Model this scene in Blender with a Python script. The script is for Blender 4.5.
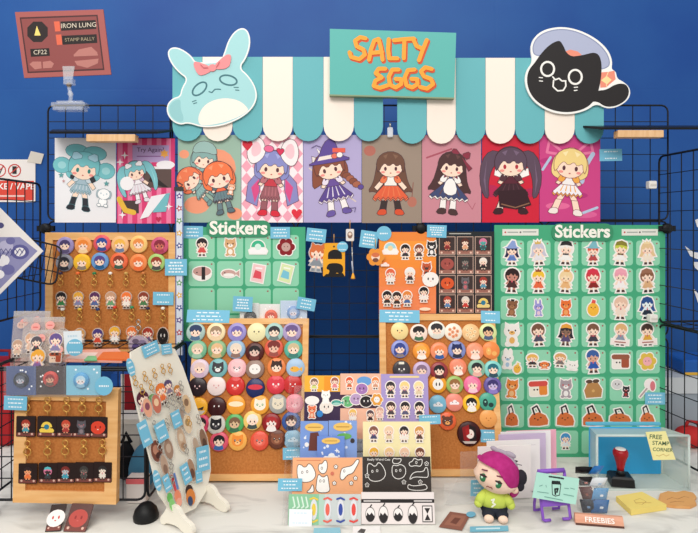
import bpy, math, random
from mathutils import Matrix, Vector
random.seed(7)
C = bpy.context.scene.collection
for o in list(bpy.data.objects): bpy.data.objects.remove(o)
# ------------------------------------------------------------ camera, world, light
F, CX, CY, D, TZ = 560.0, 349.0, 225.0, 1.6, 0.75      # focal length and principal point in pixels, distance to the grid wall, table height
H = TZ + 0.66
cam = bpy.data.objects.new('camera', bpy.data.cameras.new('camera')); C.objects.link(cam)
cam.location = (0, -D, H); cam.rotation_euler = (math.pi/2, 0, 0)
cam.data.sensor_fit = 'HORIZONTAL'; cam.data.sensor_width = 36; cam.data.lens = F/698*36
cam.data.shift_y = (CY-266.5)/698; cam.data.clip_start = 0.02
bpy.context.scene.camera = cam
vs = bpy.context.scene.view_settings
vs.view_transform = 'Standard'; vs.look = 'None'; vs.gamma = 1; vs.exposure = 0.0; vs.use_curve_mapping = False
W = bpy.data.worlds.new('hall'); bpy.context.scene.world = W; W.use_nodes = True
W.node_tree.nodes['Background'].inputs[0].default_value = (1.0, .985, .96, 1); W.node_tree.nodes['Background'].inputs[1].default_value = 0.66
def area(name, loc, target, sx, sy, power, col=(1, .97, .92)):
    l = bpy.data.lights.new(name, 'AREA'); l.shape = 'RECTANGLE'; l.size = sx; l.size_y = sy; l.energy = power; l.color = col
    o = bpy.data.objects.new(name, l); C.objects.link(o); o.location = loc
    o.rotation_euler = (Vector(target)-Vector(loc)).to_track_quat('-Z', 'Y').to_euler(); return o
area('hall_light', (-0.3, -2.9, 3.5), (0, 0, 1.2), 3.2, 1.2, 88)
area('hall_light', (-1.6, -0.5, 4.0), (-.6, .4, 1.3), 1.2, 1.2, 26)
# ------------------------------------------------------------ materials
def lin(h):
    r = [int(h[i:i+2], 16)/255 for i in (0, 2, 4)]
    return tuple(c/12.92 if c <= .04045 else ((c+.055)/1.055)**2.4 for c in r)+(1,)
MC = {}
def mat(h, rough=.55, metal=0, nz=0, scale=30, h2=None, bump=0, stretch=None):
    k = (h, rough, metal, nz, scale, h2, bump, stretch)
    if k in MC: return MC[k]
    m = bpy.data.materials.new('paint_'+h); m.use_nodes = True; nt = m.node_tree; b = nt.nodes['Principled BSDF']
    b.inputs['Base Color'].default_value = lin(h); b.inputs['Roughness'].default_value = rough; b.inputs['Metallic'].default_value = metal
    b.inputs['Specular IOR Level'].default_value = .3
    if nz or h2 or bump:
        tc = nt.nodes.new('ShaderNodeTexCoord'); mp = nt.nodes.new('ShaderNodeMapping'); n = nt.nodes.new('ShaderNodeTexNoise')
        if stretch: mp.inputs['Scale'].default_value = stretch
        n.inputs['Scale'].default_value = scale; n.inputs['Detail'].default_value = 6
        nt.links.new(tc.outputs['Object'], mp.inputs[0]); nt.links.new(mp.outputs[0], n.inputs['Vector'])
        if h2:
            r = nt.nodes.new('ShaderNodeValToRGB'); r.color_ramp.elements[0].color = lin(h); r.color_ramp.elements[1].color = lin(h2)
            r.color_ramp.elements[0].position = .35; r.color_ramp.elements[1].position = .68
            nt.links.new(n.outputs[0], r.inputs[0]); nt.links.new(r.outputs[0], b.inputs['Base Color'])
        if bump:
            bp = nt.nodes.new('ShaderNodeBump'); bp.inputs['Strength'].default_value = bump; bp.inputs['Distance'].default_value = .003
            nt.links.new(n.outputs[0], bp.inputs['Height']); nt.links.new(bp.outputs[0], b.inputs['Normal'])
    MC[k] = m; return m
def clear(tint='FFFFFF', fac=.25, rough=.15):
    k = ('clear', tint, fac, rough)
    if k in MC: return MC[k]
    m = bpy.data.materials.new('clear_plastic'); m.use_nodes = True; nt = m.node_tree; b = nt.nodes['Principled BSDF']
    b.inputs['Base Color'].default_value = lin(tint); b.inputs['Roughness'].default_value = rough
    t = nt.nodes.new('ShaderNodeBsdfTransparent'); x = nt.nodes.new('ShaderNodeMixShader'); x.inputs[0].default_value = fac
    nt.links.new(t.outputs[0], x.inputs[1]); nt.links.new(b.outputs[0], x.inputs[2])
    nt.links.new(x.outputs[0], nt.nodes['Material Output'].inputs['Surface'])
    MC[k] = m; return m
BLACKW = mat('14161C', .45)
GOLD = mat('D2A052', .35, .55); SILVER = mat('B8B4AC', .3, .8)
WOOD = mat('E2A968', .5, h2='EFBE82', scale=9, stretch=(1, 1, 9), bump=.05)
CORK = mat('B26A30', .85, h2='C67F42', scale=190, bump=.15)
def M_(c):
    return c if not isinstance(c, str) else mat(c)
# ------------------------------------------------------------ planes: things are laid out on real planes of the stall
CAM = Vector((0, -D, H))
class Pl:
    def __init__(s, O, u=(1, 0, 0), v=(0, 0, 1)):
        s.O = Vector(O); s.u = Vector(u).normalized(); s.v = Vector(v).normalized(); s.n = s.u.cross(s.v).normalized()
    def hit(s, px, py, off=0):
        d = Vector(((px-CX)/F, 1, -(py-CY)/F)); o = s.O+s.n*off
        return CAM+d*((o-CAM).dot(s.n)/d.dot(s.n))
    def frame(s, P, rot=0):
        m = Matrix((s.u, -s.n, s.v)).transposed().to_4x4(); m.translation = P
        return m @ Matrix.Rotation(rot, 4, 'Y')
    def at(s, px, py, off=0, rot=0):               # rot: degrees, clockwise as seen
        return s.frame(s.hit(px, py, off), math.radians(rot))
    def mpp(s, px, py): return (s.hit(px, py).y+D)/F
    def loc(s, pts, org, off=0):                   # pixel outline -> local x,z round org
        o = s.hit(*org, off); r = []
        for p in pts:
            q = s.hit(p[0], p[1], off)-o; r.append((q.dot(s.u), q.dot(s.v)))
        return r
def V(Y): return Pl((0, Y, 0))
def lean(Y0, z0, Y1, z1): return Pl((0, Y0, z0), (1, 0, 0), (0, Y1-Y0, z1-z0))
FLAT = lambda z: Pl((0, 0, z), (1, 0, 0), (0, 1, 0))
# ------------------------------------------------------------ mesh builder
def area2(p): return sum(p[i][0]*p[(i+1) % len(p)][1]-p[(i+1) % len(p)][0]*p[i][1] for i in range(len(p)))
def ccw(p): return list(p) if area2(p) > 0 else list(p)[::-1]
def grow(p, d):
    p = ccw(p); n = len(p); r = []
    for i in range(n):
        a, b, c = Vector(p[i-1]), Vector(p[i]), Vector(p[(i+1) % n])
        e, f = (b-a), (c-b)
        if e.length < 1e-9 or f.length < 1e-9: r.append(tuple(b)); continue
        e.normalize(); f.normalize(); m = Vector((e.y+f.y, -e.x-f.x))
        if m.length < 1e-6: r.append(tuple(b)); continue
        m.normalize(); k = min(1.6, 1/max(.3, m.dot(Vector((e.y, -e.x)))))
        r.append(tuple(b+m*d*k))
    return r
def ell(cx, cz, rx, rz=None, n=16, a0=0, a1=360):
    rz = rx if rz is None else rz; full = abs(a1-a0) >= 360; k = n if full else n-1
    return [(cx+rx*math.cos(math.radians(a0+(a1-a0)*i/k)), cz+rz*math.sin(math.radians(a0+(a1-a0)*i/k))) for i in range(n)]
def rect(x0, z0, x1, z1): return [(x0, z0), (x1, z0), (x1, z1), (x0, z1)]
def rrect(x0, z0, x1, z1, r, n=4):
    p = []
    for cx, cz, a in ((x1-r, z0+r, -90), (x1-r, z1-r, 0), (x0+r, z1-r, 90), (x0+r, z0+r, 180)):
        p += [(cx+r*math.cos(math.radians(a+90*i/n)), cz+r*math.sin(math.radians(a+90*i/n))) for i in range(n+1)]
    return p
def stroke(pts, w, closed=False):
    out = []; n = len(pts); w = w/2
    for i in range(n if closed else n-1):
        a, b = Vector(pts[i]), Vector(pts[(i+1) % n]); d = b-a
        if d.length < 1e-9: continue
        d.normalize(); q = Vector((-d.y, d.x))*w
        out.append([tuple(a-q), tuple(b-q), tuple(b+q), tuple(a+q)])
    for p in pts: out.append(ell(p[0], p[1], w, w, 8))
    return out
def sm(p, n=2):
    for _ in range(n):
        p = [q for i in range(len(p)) for q in ((.75*p[i][0]+.25*p[(i+1) % len(p)][0], .75*p[i][1]+.25*p[(i+1) % len(p)][1]), (.25*p[i][0]+.75*p[(i+1) % len(p)][0], .25*p[i][1]+.75*p[(i+1) % len(p)][1]))]
    return p
def star(cx, cz, r, k=.45, n=5, a=90):
    return [(cx+(r if i % 2 == 0 else r*k)*math.cos(math.radians(a+180*i/n)), cz+(r if i % 2 == 0 else r*k)*math.sin(math.radians(a+180*i/n))) for i in range(2*n)]
def heart(cx, cz, r): return [(cx+r*x, cz+r*z) for x, z in ((0, -1), (.55, -.4), (.95, .15), (.9, .6), (.55, .85), (.2, .75), (0, .45), (-.2, .75), (-.55, .85), (-.9, .6), (-.95, .15), (-.55, -.4))]
def cloud(cx, cz, r): return [(cx+r*x, cz+r*z) for x, z in ((-1, -.4), (1, -.4), (1.15, -.1), (.95, .2), (.6, .25), (.45, .55), (.1, .65), (-.25, .5), (-.4, .2), (-.8, .25), (-1.1, 0))]
TXT = {}
def text_mesh(s, bold=0.0):
    k = (s, bold)
    if k not in TXT:
        c = bpy.data.curves.new('lettering', 'FONT'); c.body = s; c.align_x = 'CENTER'; c.align_y = 'CENTER'; c.offset = bold; c.resolution_u = 3
        o = bpy.data.objects.new('lettering', c); C.objects.link(o); bpy.context.view_layer.update()
        me = bpy.data.meshes.new_from_object(o.evaluated_get(bpy.context.evaluated_depsgraph_get()))
        TXT[k] = ([tuple(v.co) for v in me.vertices], [tuple(p.vertices) for p in me.polygons])
        bpy.data.objects.remove(o); bpy.data.meshes.remove(me); bpy.data.curves.remove(c)
    return TXT[k]
STEP = 2.5e-5
class MB:
    def __init__(s, y=0.0): s.v = []; s.f = []; s.mi = []; s.sm = []; s.m = []; s.k = 0; s.y = y
    def mid(s, c):
        m = M_(c)
        if m not in s.m: s.m.append(m)
        return s.m.index(m)
    def add(s, vs, fs, c, smooth=False, T=None):
        o = len(s.v); i = s.mid(c)
        s.v += [tuple(T @ Vector(p)) if T else tuple(p) for p in vs]
        for f in fs: s.f.append([o+j for j in f]); s.mi.append(i); s.sm.append(smooth)
        return s
    def flat(s, pts, c):                                    # printed shape on the front face
        pts = ccw(pts); s.k += 1; y = s.y-STEP*s.k
        return s.add([(x, y, z) for x, z in pts], [range(len(pts))], c)
    def prism(s, pts, y0, y1, c):                           # y0 front, y1 back
        pts = ccw(pts); n = len(pts)
        vs = [(x, y0, z) for x, z in pts]+[(x, y1, z) for x, z in pts]
        fs = [list(range(n)), list(range(2*n-1, n-1, -1))]+[[i, i+n, (i+1) % n+n, (i+1) % n] for i in range(n)]
        return s.add(vs, fs, c)
    def lines(s, pts, w, c, closed=False):
        q = stroke(pts, w, closed); k0 = s.k; nq = len(q)-len(pts)
        for i, p in enumerate(q): s.k = k0+(i % 2 if i < nq else 2+i % 2); s.flat(p, c)
        s.k = k0+4; return s
    def text(s, t, x, z, size, c, bold=0.0, rot=0, sx=1):
        vs, fs = text_mesh(t, bold); s.k += 1; y = s.y-STEP*s.k; a = math.radians(rot); ca, sa = math.cos(a), math.sin(a)
        return s.add([(x+size*(p[0]*sx*ca+p[1]*sa), y, z+size*(-p[0]*sx*sa+p[1]*ca)) for p in vs], fs, c)
    def art(s, L, ox=0, oz=0, sc=1, rot=0, rim=None, rimw=.06, line=None, lw=.02, base=None):
        a = math.radians(rot); ca, sa = math.cos(a), math.sin(a)
        tr = lambda p: [(ox+sc*(x*ca+z*sa), oz+sc*(-x*sa+z*ca)) for x, z in p]
        if rim:
            for p, c, sil in L:
                if sil:
                    q = tr(grow(p, rimw))
                    if base: s.prism(q, s.y-base-STEP*s.k, s.y, rim); s.k += 1
                    else: s.flat(q, rim)
            if base: s.y -= base
        for p, c, sil in L:
            if line and sil: s.flat(tr(grow(p, lw)), line)
            s.flat(tr(p), c)
        return s
    def box(s, x0, x1, y0, y1, z0, z1, c, T=None, bev=0):
        if bev:
            x = [x0, x0+bev, x1-bev, x1]; b = bev
            vs = []; pts = rrect(x0, z0, x1, z1, b*1.0, 2); n = len(pts); pin = grow(pts, -b*.5)
            rings = [(pin, y0), (pts, y0+b*.6), (pts, y1-b*.6), (pin, y1)]
            for p, y in rings: vs += [(q[0], y, q[1]) for q in p]
            fs = [list(range(n)), list(range(4*n-1, 3*n-1, -1))]
            for r in range(3): fs += [[r*n+i, r*n+i+n, r*n+(i+1) % n+n, r*n+(i+1) % n] for i in range(n)]
            return s.add(vs, fs, c, False, T)
        vs = [(x, y, z) for z in (z0, z1) for y in (y0, y1) for x in (x0, x1)]
        return s.add(vs, [(0, 2, 3, 1), (4, 5, 7, 6), (0, 1, 5, 4), (2, 6, 7, 3), (0, 4, 6, 2), (1, 3, 7, 5)], c, False, T)
    def tube(s, pts, r, c, n=6, closed=False, T=None):
        pts = [Vector(p) for p in pts]; m = len(pts); vs = []; fs = []; up = None
        for i, p in enumerate(pts):
            a = pts[i-1] if (i > 0 or closed) else p; b = pts[(i+1) % m] if (i < m-1 or closed) else p
            d = (b-a).normalized()
            if up is None: up = d.orthogonal().normalized()
            else: up = (up-d*up.dot(d)); up = up.normalized() if up.length > 1e-6 else d.orthogonal().normalized()
            w = d.cross(up)
            rr = r[i] if isinstance(r, (list, tuple)) else r
            vs += [p+(up*math.cos(2*math.pi*j/n)+w*math.sin(2*math.pi*j/n))*rr for j in range(n)]
        for i in range(m if closed else m-1):
            for j in range(n):
                fs.append((i*n+j, i*n+(j+1) % n, ((i+1) % m)*n+(j+1) % n, ((i+1) % m)*n+j))
        if not closed: fs += [list(range(n-1, -1, -1)), list(range((m-1)*n, m*n))]
        return s.add(vs, fs, c, n > 4, T)
    def lathe(s, prof, c, n=24, T=None, axis='Z', smooth=True):      # profile of (r, h)
        vs = []; fs = []; m = len(prof)
        for r, h in prof:
            for j in range(n):
                a = 2*math.pi*j/n; x, y = r*math.cos(a), r*math.sin(a)
                vs.append((x, y, h) if axis == 'Z' else (x, -h, y))
        for i in range(m-1):
            for j in range(n): fs.append((i*n+j, i*n+(j+1) % n, (i+1)*n+(j+1) % n, (i+1)*n+j))
        fs += [list(range(n-1, -1, -1)), list(range((m-1)*n, m*n))]
        return s.add(vs, fs, c, smooth, T)
    def ball(s, cx, cy, cz, rx, ry, rz, c, n=20, m=12, T=None, fn=None):
        vs = [(0, 0, -1)]; fs = []
        for i in range(1, m):
            t = math.pi*i/m-math.pi/2
            vs += [(math.cos(t)*math.cos(2*math.pi*j/n), math.cos(t)*math.sin(2*math.pi*j/n), math.sin(t)) for j in range(n)]
        vs.append((0, 0, 1)); L = len(vs)-1
        for j in range(n):
            fs.append((0, 1+(j+1) % n, 1+j)); fs.append((L, L-n+j, L-n+(j+1) % n))
            for i in range(m-2): fs.append((1+i*n+j, 1+i*n+(j+1) % n, 1+(i+1)*n+(j+1) % n, 1+(i+1)*n+j))
        if fn: vs = [fn(*p) for p in vs]
        return s.add([(cx+rx*x, cy+ry*y, cz+rz*z) for x, y, z in vs], fs, c, True, T)
    def build(s, name, parent=None, M=None):
        me = bpy.data.meshes.new(name); me.from_pydata(s.v, [], [list(f) for f in s.f])
        for m in s.m: me.materials.append(m)
        me.polygons.foreach_set('material_index', s.mi); me.polygons.foreach_set('use_smooth', s.sm); me.update()
        o = bpy.data.objects.new(name, me); C.objects.link(o)
        if parent: o.parent = parent
        if M is not None: o.matrix_local = M
        return o
def tag(o, label, cat, group=None):
    o['label'] = label; o['category'] = cat
    if group: o['group'] = group
    return o
def empty(name, M, label, cat, group=None):
    o = bpy.data.objects.new(name, None); C.objects.link(o); o.empty_display_size = .02
    o.matrix_world = M if isinstance(M, Matrix) else Matrix.Translation(M)
    return tag(o, label, cat, group)
def copy_tree(o, M, label, group=None):
    c = o.copy(); C.objects.link(c); c.matrix_world = M; c['label'] = label
    if group: c['group'] = group
    for ch in o.children:
        d = ch.copy(); C.objects.link(d); d.parent = c
    return c
def struct(name, mb, M=None):
    o = mb.build(name, None, M); o['kind'] = 'structure'; return o
ORD = ['first', 'second', 'third', 'fourth', 'fifth', 'sixth', 'seventh', 'eighth', 'ninth']
# ------------------------------------------------------------ printed drawings (generic little figures and animals)
SK = 'FBDCC6'
def figure(hair, top, bot, skin=SK, style='bob', boots=None, acc=None, ac='D86070', eye='3A2A2E', sock=None):
    L = []; S = lambda p, c: L.append((p, c, True)); N = lambda p, c: L.append((p, c, False)); bo = boots or '4A3430'
    if acc == 'wings':
        S([(-.1, -.1), (-.5, .15), (-.45, -.12)], 'FBF4EE'); S([(.1, -.1), (.5, .15), (.45, -.12)], 'FBF4EE')
    if acc == 'bunny':
        S(ell(-.34, .62, .13, .36), 'F8EEF0'); S(ell(.34, .62, .13, .36), 'F8EEF0'); N(ell(-.34, .6, .06, .26), 'F4C4CC'); N(ell(.34, .6, .06, .26), 'F4C4CC')
    if style == 'twin':
        S([(-.3, .4), (-.52, .35), (-.62, 0), (-.52, -.32), (-.42, -.3), (-.4, .05), (-.26, .25)], hair); S([(.3, .4), (.52, .35), (.62, 0), (.52, -.32), (.42, -.3), (.4, .05), (.26, .25)], hair)
        S(ell(0, .26, .38, .36), hair)
    elif style == 'long': S([(-.36, .35), (-.25, .56), (0, .64), (.25, .56), (.36, .35), (.4, 0), (.5, -.22), (.28, -.24), (0, -.1), (-.28, -.24), (-.5, -.2), (-.4, 0)], hair)
    elif style == 'buns': S(ell(-.42, .3, .18, .17), hair); S(ell(.42, .3, .18, .17), hair); S(ell(-.16, .55, .22, .14), hair); S(ell(.18, .55, .22, .14), hair); S(ell(0, .24, .4, .36), hair)
    elif style == 'short': S(ell(0, .28, .36, .34), hair)
    else: S(ell(0, .22, .4, .4), hair)
    for sg in (-1, 1):
        S([(sg*.05, -.3), (sg*.19, -.3), (sg*.2, -.62), (sg*.06, -.62)], sock or skin)
        S([(sg*.05, -.56), (sg*.2, -.56), (sg*.25, -.7), (sg*.05, -.7)], bo)
        S([(sg*.1, -.03), (sg*.18, -.02), (sg*.34, -.24), (sg*.26, -.3)], skin)
    S([(-.15, .02), (.15, .02), (.18, -.2), (-.18, -.2)], top)
    S([(-.17, -.16), (.17, -.16), (.33, -.42), (.16, -.46), (0, -.43), (-.16, -.46), (-.33, -.42)], bot)
    S(ell(0, .17, .31, .25), skin)
    S(ell(0, .17, .34, .44, 12, 172, 8)+[(.22, .2), (.14, .32), (.06, .2), (-.08, .33), (-.18, .2)], hair)
    for sg in (-1, 1):
        N(ell(sg*.13, .11, .034, .055, 8), eye); N(ell(sg*.2, .03, .05, .03, 8), 'F49A92')
    N(ell(0, .0, .035, .02, 8), 'B84840'); N(rect(-.04, -.16, .04, -.06), ac)
    if acc == 'bow': S([(0, .6), (-.2, .72), (-.22, .48)], ac); S([(0, .6), (.2, .72), (.22, .48)], ac); N(ell(0, .6, .05), ac)
    if acc == 'hat': S([(-.5, .42), (-.3, .48), (.02, .9), (.2, .86), (.3, .5), (.52, .38), (.2, .36), (-.2, .36)], ac)
    if acc == 'cap': S([(-.36, .36), (-.28, .58), (0, .68), (.28, .58), (.36, .36), (0, .42)], ac)
    if acc == 'crown': S([(-.16, .52), (.16, .52), (.2, .72), (.08, .62), (0, .74), (-.08, .62), (-.2, .72)], ac)
    if acc == 'ears': S([(-.34, .42), (-.3, .72), (-.08, .55)], hair); S([(.34, .42), (.3, .72), (.08, .55)], hair)
    if acc == 'banner': S(rect(-.5, -.62, .5, -.36), 'F6E8E2'); N(rect(-.34, -.53, .34, -.46), 'A86058')
    return L
def bigfig(hair, hair2, top, bot, trim, sock, boots, arms='out', style='long', acc=None, ac='8A2E42', hs=1.0, skin=SK, eye='5A3038', legs=.1, flare=.36, hem=-.36):
    L = []; S = lambda p, c: L.append((p, c, True)); N = lambda p, c: L.append((p, c, False)); mir = lambda p: [(-x, z) for x, z in p]
    hd = lambda p: [(x*hs, .34+(z-.34)*hs) for x, z in p]
    if style == 'long': S(sm(hd([(-.26, .5), (-.31, .2), (-.36, -.04), (-.48, -.24), (-.34, -.22), (-.22, -.3), (0, -.18), (.22, -.3), (.34, -.22), (.48, -.24), (.36, -.04), (.31, .2), (.26, .5), (0, .64)]), 1), hair)
    if style == 'twin':
        for f_ in (lambda p: p, mir): S(sm(hd(f_([(.18, .52), (.38, .56), (.54, .36), (.58, .0), (.5, -.3), (.4, -.34), (.42, -.06), (.36, .2), (.24, .34)])), 1), hair); L.append((hd(f_([(.44, .4), (.5, .0), (.45, -.26), (.47, .05)])), hair2, False))
        S(hd(ell(0, .36, .29, .27)), hair)
    if style in ('bob', 'loops'): S(sm(hd([(-.28, .5), (-.34, .25), (-.3, .08), (0, .02), (.3, .08), (.34, .25), (.28, .5), (0, .66)])), hair)
    if style == 'loops':
        for sg in (-1, 1): S(hd(ell(sg*.42, .3, .17, .15)), hair); N(hd(ell(sg*.42, .3, .08, .07)), hair2); S(hd(ell(sg*.17, .6, .22, .13)), hair)
    if style == 'braid': S(sm(hd([(-.28, .5), (-.36, .2), (-.4, -.05), (-.26, .0), (0, .1), (.26, .05), (.36, .2), (.28, .5), (0, .62)]), 1), hair); [S(ell(.32+.055*i, .06-.075*i, .085, .065, 10), hair if i % 2 == 0 else hair2) for i in range(4)]; S(ell(.56, -.24, .06, .05, 8), ac)
    for sg in (-1, 1):
        S([(sg*.03, -.28), (sg*.15, -.28), (sg*(legs+.1), -.6), (sg*(legs-.02), -.6)], skin)
        S([(sg*(.035+.4*(legs-.03)), -.42), (sg*(.15+.5*(legs-.05)), -.42), (sg*(legs+.1), -.64), (sg*(legs-.03), -.64)], sock)
        S(sm([(sg*(legs-.04), -.6), (sg*(legs+.11), -.6), (sg*(legs+.17), -.72), (sg*(legs-.04), -.72)], 1), boots)
    n = 7; hemp = []
    for i in range(n):
        t0, t1 = i/n, (i+1)/n; x0, x1 = flare*(1-2*t0), flare*(1-2*t1); hemp += [(x0, hem+.02), ((x0+x1)/2, hem-.03)]
    S([(-.11, -.06), (.11, -.06)]+[(x*1.04, z-.035) for x, z in hemp]+[(-flare*1.04, hem-.02)], trim)
    S([(-.11, -.06), (.11, -.06)]+hemp+[(-flare, hem+.02)], bot)
    for t in (-.5, -.15, .2, .55): N([(t*.2, -.1), (t*.2+.012, -.1), (t*flare+.014, hem+.04), (t*flare-.014, hem+.04)], trim if trim != 'F6F0EC' else hair2)
    S([(-.1, .12), (.1, .12), (.13, -.1), (-.13, -.1)], top)
    for sg in (-1, 1):
        if arms == 'out': S([(sg*.08, .1), (sg*.13, .1), (sg*.34, -.14), (sg*.28, -.2), (sg*.1, -.0)], skin)
        else: S([(sg*.09, .1), (sg*.14, .08), (sg*.26, -.06), (sg*.22, -.1), (sg*.08, -.0)], skin); S([(sg*.26, -.08), (sg*.2, -.11), (sg*.04, .06), (sg*.09, .12)], skin)
        S(sm([(sg*.07, .12), (sg*.16, .11), (sg*.24, -.02), (sg*.14, -.06), (sg*.08, .0)], 1), trim)
    S([(-.05, .1), (-.14, .05), (-.13, .13)], ac); S([(.05, .1), (.14, .05), (.13, .13)], ac)
    S(hd(ell(0, .28, .25, .2)), skin)
    S(sm(hd([(-.28, .18), (-.3, .4), (-.2, .56), (0, .62), (.2, .56), (.3, .4), (.28, .18), (.24, .22), (.22, .36), (.12, .3), (.06, .38), (-.04, .3), (-.12, .38), (-.2, .3), (-.23, .22)]), 1), hair)
    N(hd([(-.16, .52), (-.06, .56), (-.1, .46)]), hair2); N(hd([(.05, .56), (.16, .52), (.1, .46)]), hair2)
    for sg in (-1, 1): N(hd(ell(sg*.11, .25, .03, .045, 8)), eye); N(hd(ell(sg*.16, .18, .045, .025, 8)), 'F2948C')
    N(hd(ell(0, .16, .02, .012, 6)), 'B84840')
    if acc == 'bow': S(hd(sm([(.16, .56), (.02, .7), (-.06, .58)], 1)), ac); S(hd(sm([(.16, .56), (.36, .66), (.34, .46)], 1)), ac); S(hd([(.18, .52), (.36, .24), (.42, .3)]), ac)
    if acc == 'topbow': S(hd(sm([(0, .5), (-.22, .62), (-.26, .42)], 1)), ac); S(hd(sm([(0, .5), (.22, .62), (.26, .42)], 1)), ac)
    if acc == 'hat': S(sm(hd([(-.42, .42), (-.2, .48), (-.02, .78), (.14, .86), (.2, .78), (.24, .5), (.46, .38), (.2, .38), (-.2, .4)]), 1), ac); N(hd([(-.2, .47), (.24, .46), (.23, .53), (-.15, .54)]), 'F0E0D8'); S(hd(ell(.14, .5, .06, .05, 8)), 'E8705C'); S(hd(ell(.24, .5, .06, .05, 8)), 'F4ECE8')
    if acc == 'bunny':
        for sg in (-1, 1): S(sm(hd([(sg*.12, .54), (sg*.2, .82), (sg*.4, .86), (sg*.5, .6), (sg*.44, .36), (sg*.3, .34)])), 'F6ECEC'); N(sm(hd([(sg*.2, .58), (sg*.27, .76), (sg*.38, .76), (sg*.42, .55), (sg*.34, .45)])), 'F4C6CE')
        S(hd(ell(-.08, .64, .09, .06)), 'E86A94'); S(hd(heart(.14, .6, .07)), 'D83058')
    if acc == 'cap': S(sm(hd([(-.3, .42), (-.26, .62), (-.1, .74), (.14, .72), (.28, .58), (.3, .42), (0, .48)]), 1), ac)
    return L
def critter(kind, c, c2='FBF4EE', c3='3A2A2E'):
    L = []; S = lambda p, k: L.append((p, k, True)); N = lambda p, k: L.append((p, k, False))
    if kind in ('bear', 'cat', 'rabbit', 'fox', 'dog'):
        for sg in (-1, 1):
            if kind == 'bear': S(ell(sg*.3, .5, .14), c)
            if kind in ('cat', 'fox'): S([(sg*.4, .25), (sg*.36, .66), (sg*.06, .48)], c)
            if kind == 'rabbit': S(ell(sg*.2, .62, .1, .34), c)
            if kind == 'dog': S(ell(sg*.38, .2, .12, .25), c3)
        S(ell(0, -.34, .28, .3), c); S(ell(-.24, -.58, .12, .09), c); S(ell(.24, -.58, .12, .09), c)
        S(ell(0, .2, .42, .36), c); N(ell(0, -.36, .17, .2), c2); N(ell(0, .1, .18, .12), c2); N(ell(0, .14, .05, .035, 8), c3)
        for sg in (-1, 1): N(ell(sg*.2, .24, .05, .06, 8), c3)
    elif kind == 'chick': S(ell(0, -.1, .4, .46), c); S([(-.1, .35), (0, .6), (.22, .5), (.18, .3)], c2); N(ell(-.12, .05, .04), c3); N(ell(.14, .05, .04), c3); N([(-.06, -.02), (.08, -.02), (0, -.12)], 'E88030')
    elif kind == 'loaf':
        S([(-.5, -.45), (-.5, -.05), (-.3, .22), (.05, .3), (.38, .1), (.5, -.2), (.46, -.45), (0, -.5)], c)
        for p in stroke([(-.2, .2), (-.28, .55), (-.05, .68), (.1, .3)], .09): S(p, c3)
        N(ell(-.2, -.05, .04), c3); N(ell(.12, -.02, .04), c3); N(ell(-.04, -.14, .05, .03), c3)
    elif kind == 'pouch': S([(-.4, -.5), (-.48, -.1), (-.26, .3), (.26, .3), (.48, -.1), (.4, -.5)], c); S(ell(-.18, .36, .18, .1), c3); S(ell(.18, .36, .18, .1), c3); N(ell(0, -.15, .08), c2)
    elif kind == 'bread': S(rrect(-.5, -.45, .5, .2, .1), c2); N(rrect(.02, -.42, .48, .18, .1), c); S(rrect(-.56, .08, .52, .38, .14), c3); N(ell(-.26, -.1, .05), '3A2A2E'); N(ell(-.08, -.1, .05), '3A2A2E')
    elif kind == 'fish': S(ell(-.06, 0, .46, .24), c); S([(.34, 0), (.62, .2), (.62, -.2)], c); N(ell(-.05, -.1, .36, .12), c2); N(ell(-.3, .05, .04), c3)
    elif kind == 'sushi': S(ell(0, -.05, .5, .36), c2); S(ell(0, .08, .5, .26), c); N(rect(-.02, -.38, .18, .34), c3); N(ell(-.28, .02, .04), c3)
    elif kind == 'blob': S(ell(0, 0, .5, .44), c); N(ell(-.16, .04, .05, .09), c3); N(ell(.16, .04, .05, .09), c3); N(ell(0, -.12, .06, .03), c2)
    elif kind == 'flower':
        for i in range(6): S(ell(.34*math.cos(i*1.047), .34*math.sin(i*1.047), .22), c)
        S(ell(0, 0, .28), c2); N(ell(-.1, .02, .03), c3); N(ell(.1, .02, .03), c3)
    elif kind == 'scene': S(cloud(0, -.1, .5), c2); S(ell(0, .1, .42, .42, 14, 0, 180), c); N(ell(0, .12, .2, .2), c3)
    elif kind == 'print': S([(-.4, -.5), (.35, -.58), (.42, .5), (-.34, .56)], c); N([(-.3, -.3), (.25, -.35), (.2, .1), (-.2, .2)], c2); N(rect(-.2, .28, .24, .38), c3)
    elif kind == 'wand':
        for p in stroke([(-.4, -.55), (.1, .05)], .1): S(p, c3)
        S(ell(.2, .2, .3), c); S(ell(.36, .1, .16, .3), c2)
    return L
def squat(L): return [([(x*1.4, z if z > -.3 else -.3+(z+.3)*.3) for x, z in p], c, s) for p, c, s in L]
def fit(L, h=1.0):
    zs = [z for p, c, s in L for x, z in p]; xs = [x for p, c, s in L for x, z in p]; k = h/max(max(zs)-min(zs), max(xs)-min(xs)); ox, oz = (max(xs)+min(xs))/2, (max(zs)+min(zs))/2
    return [([((x-ox)*k, (z-oz)*k) for x, z in p], c, s) for p, c, s in L]
def pair(a, b): return [([(x*.62-.24, z*.62+.16) for x, z in p], c, s) for p, c, s in a]+[([(x*.5+.3, z*.5-.22) for x, z in p], c, s) for p, c, s in b]
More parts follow.
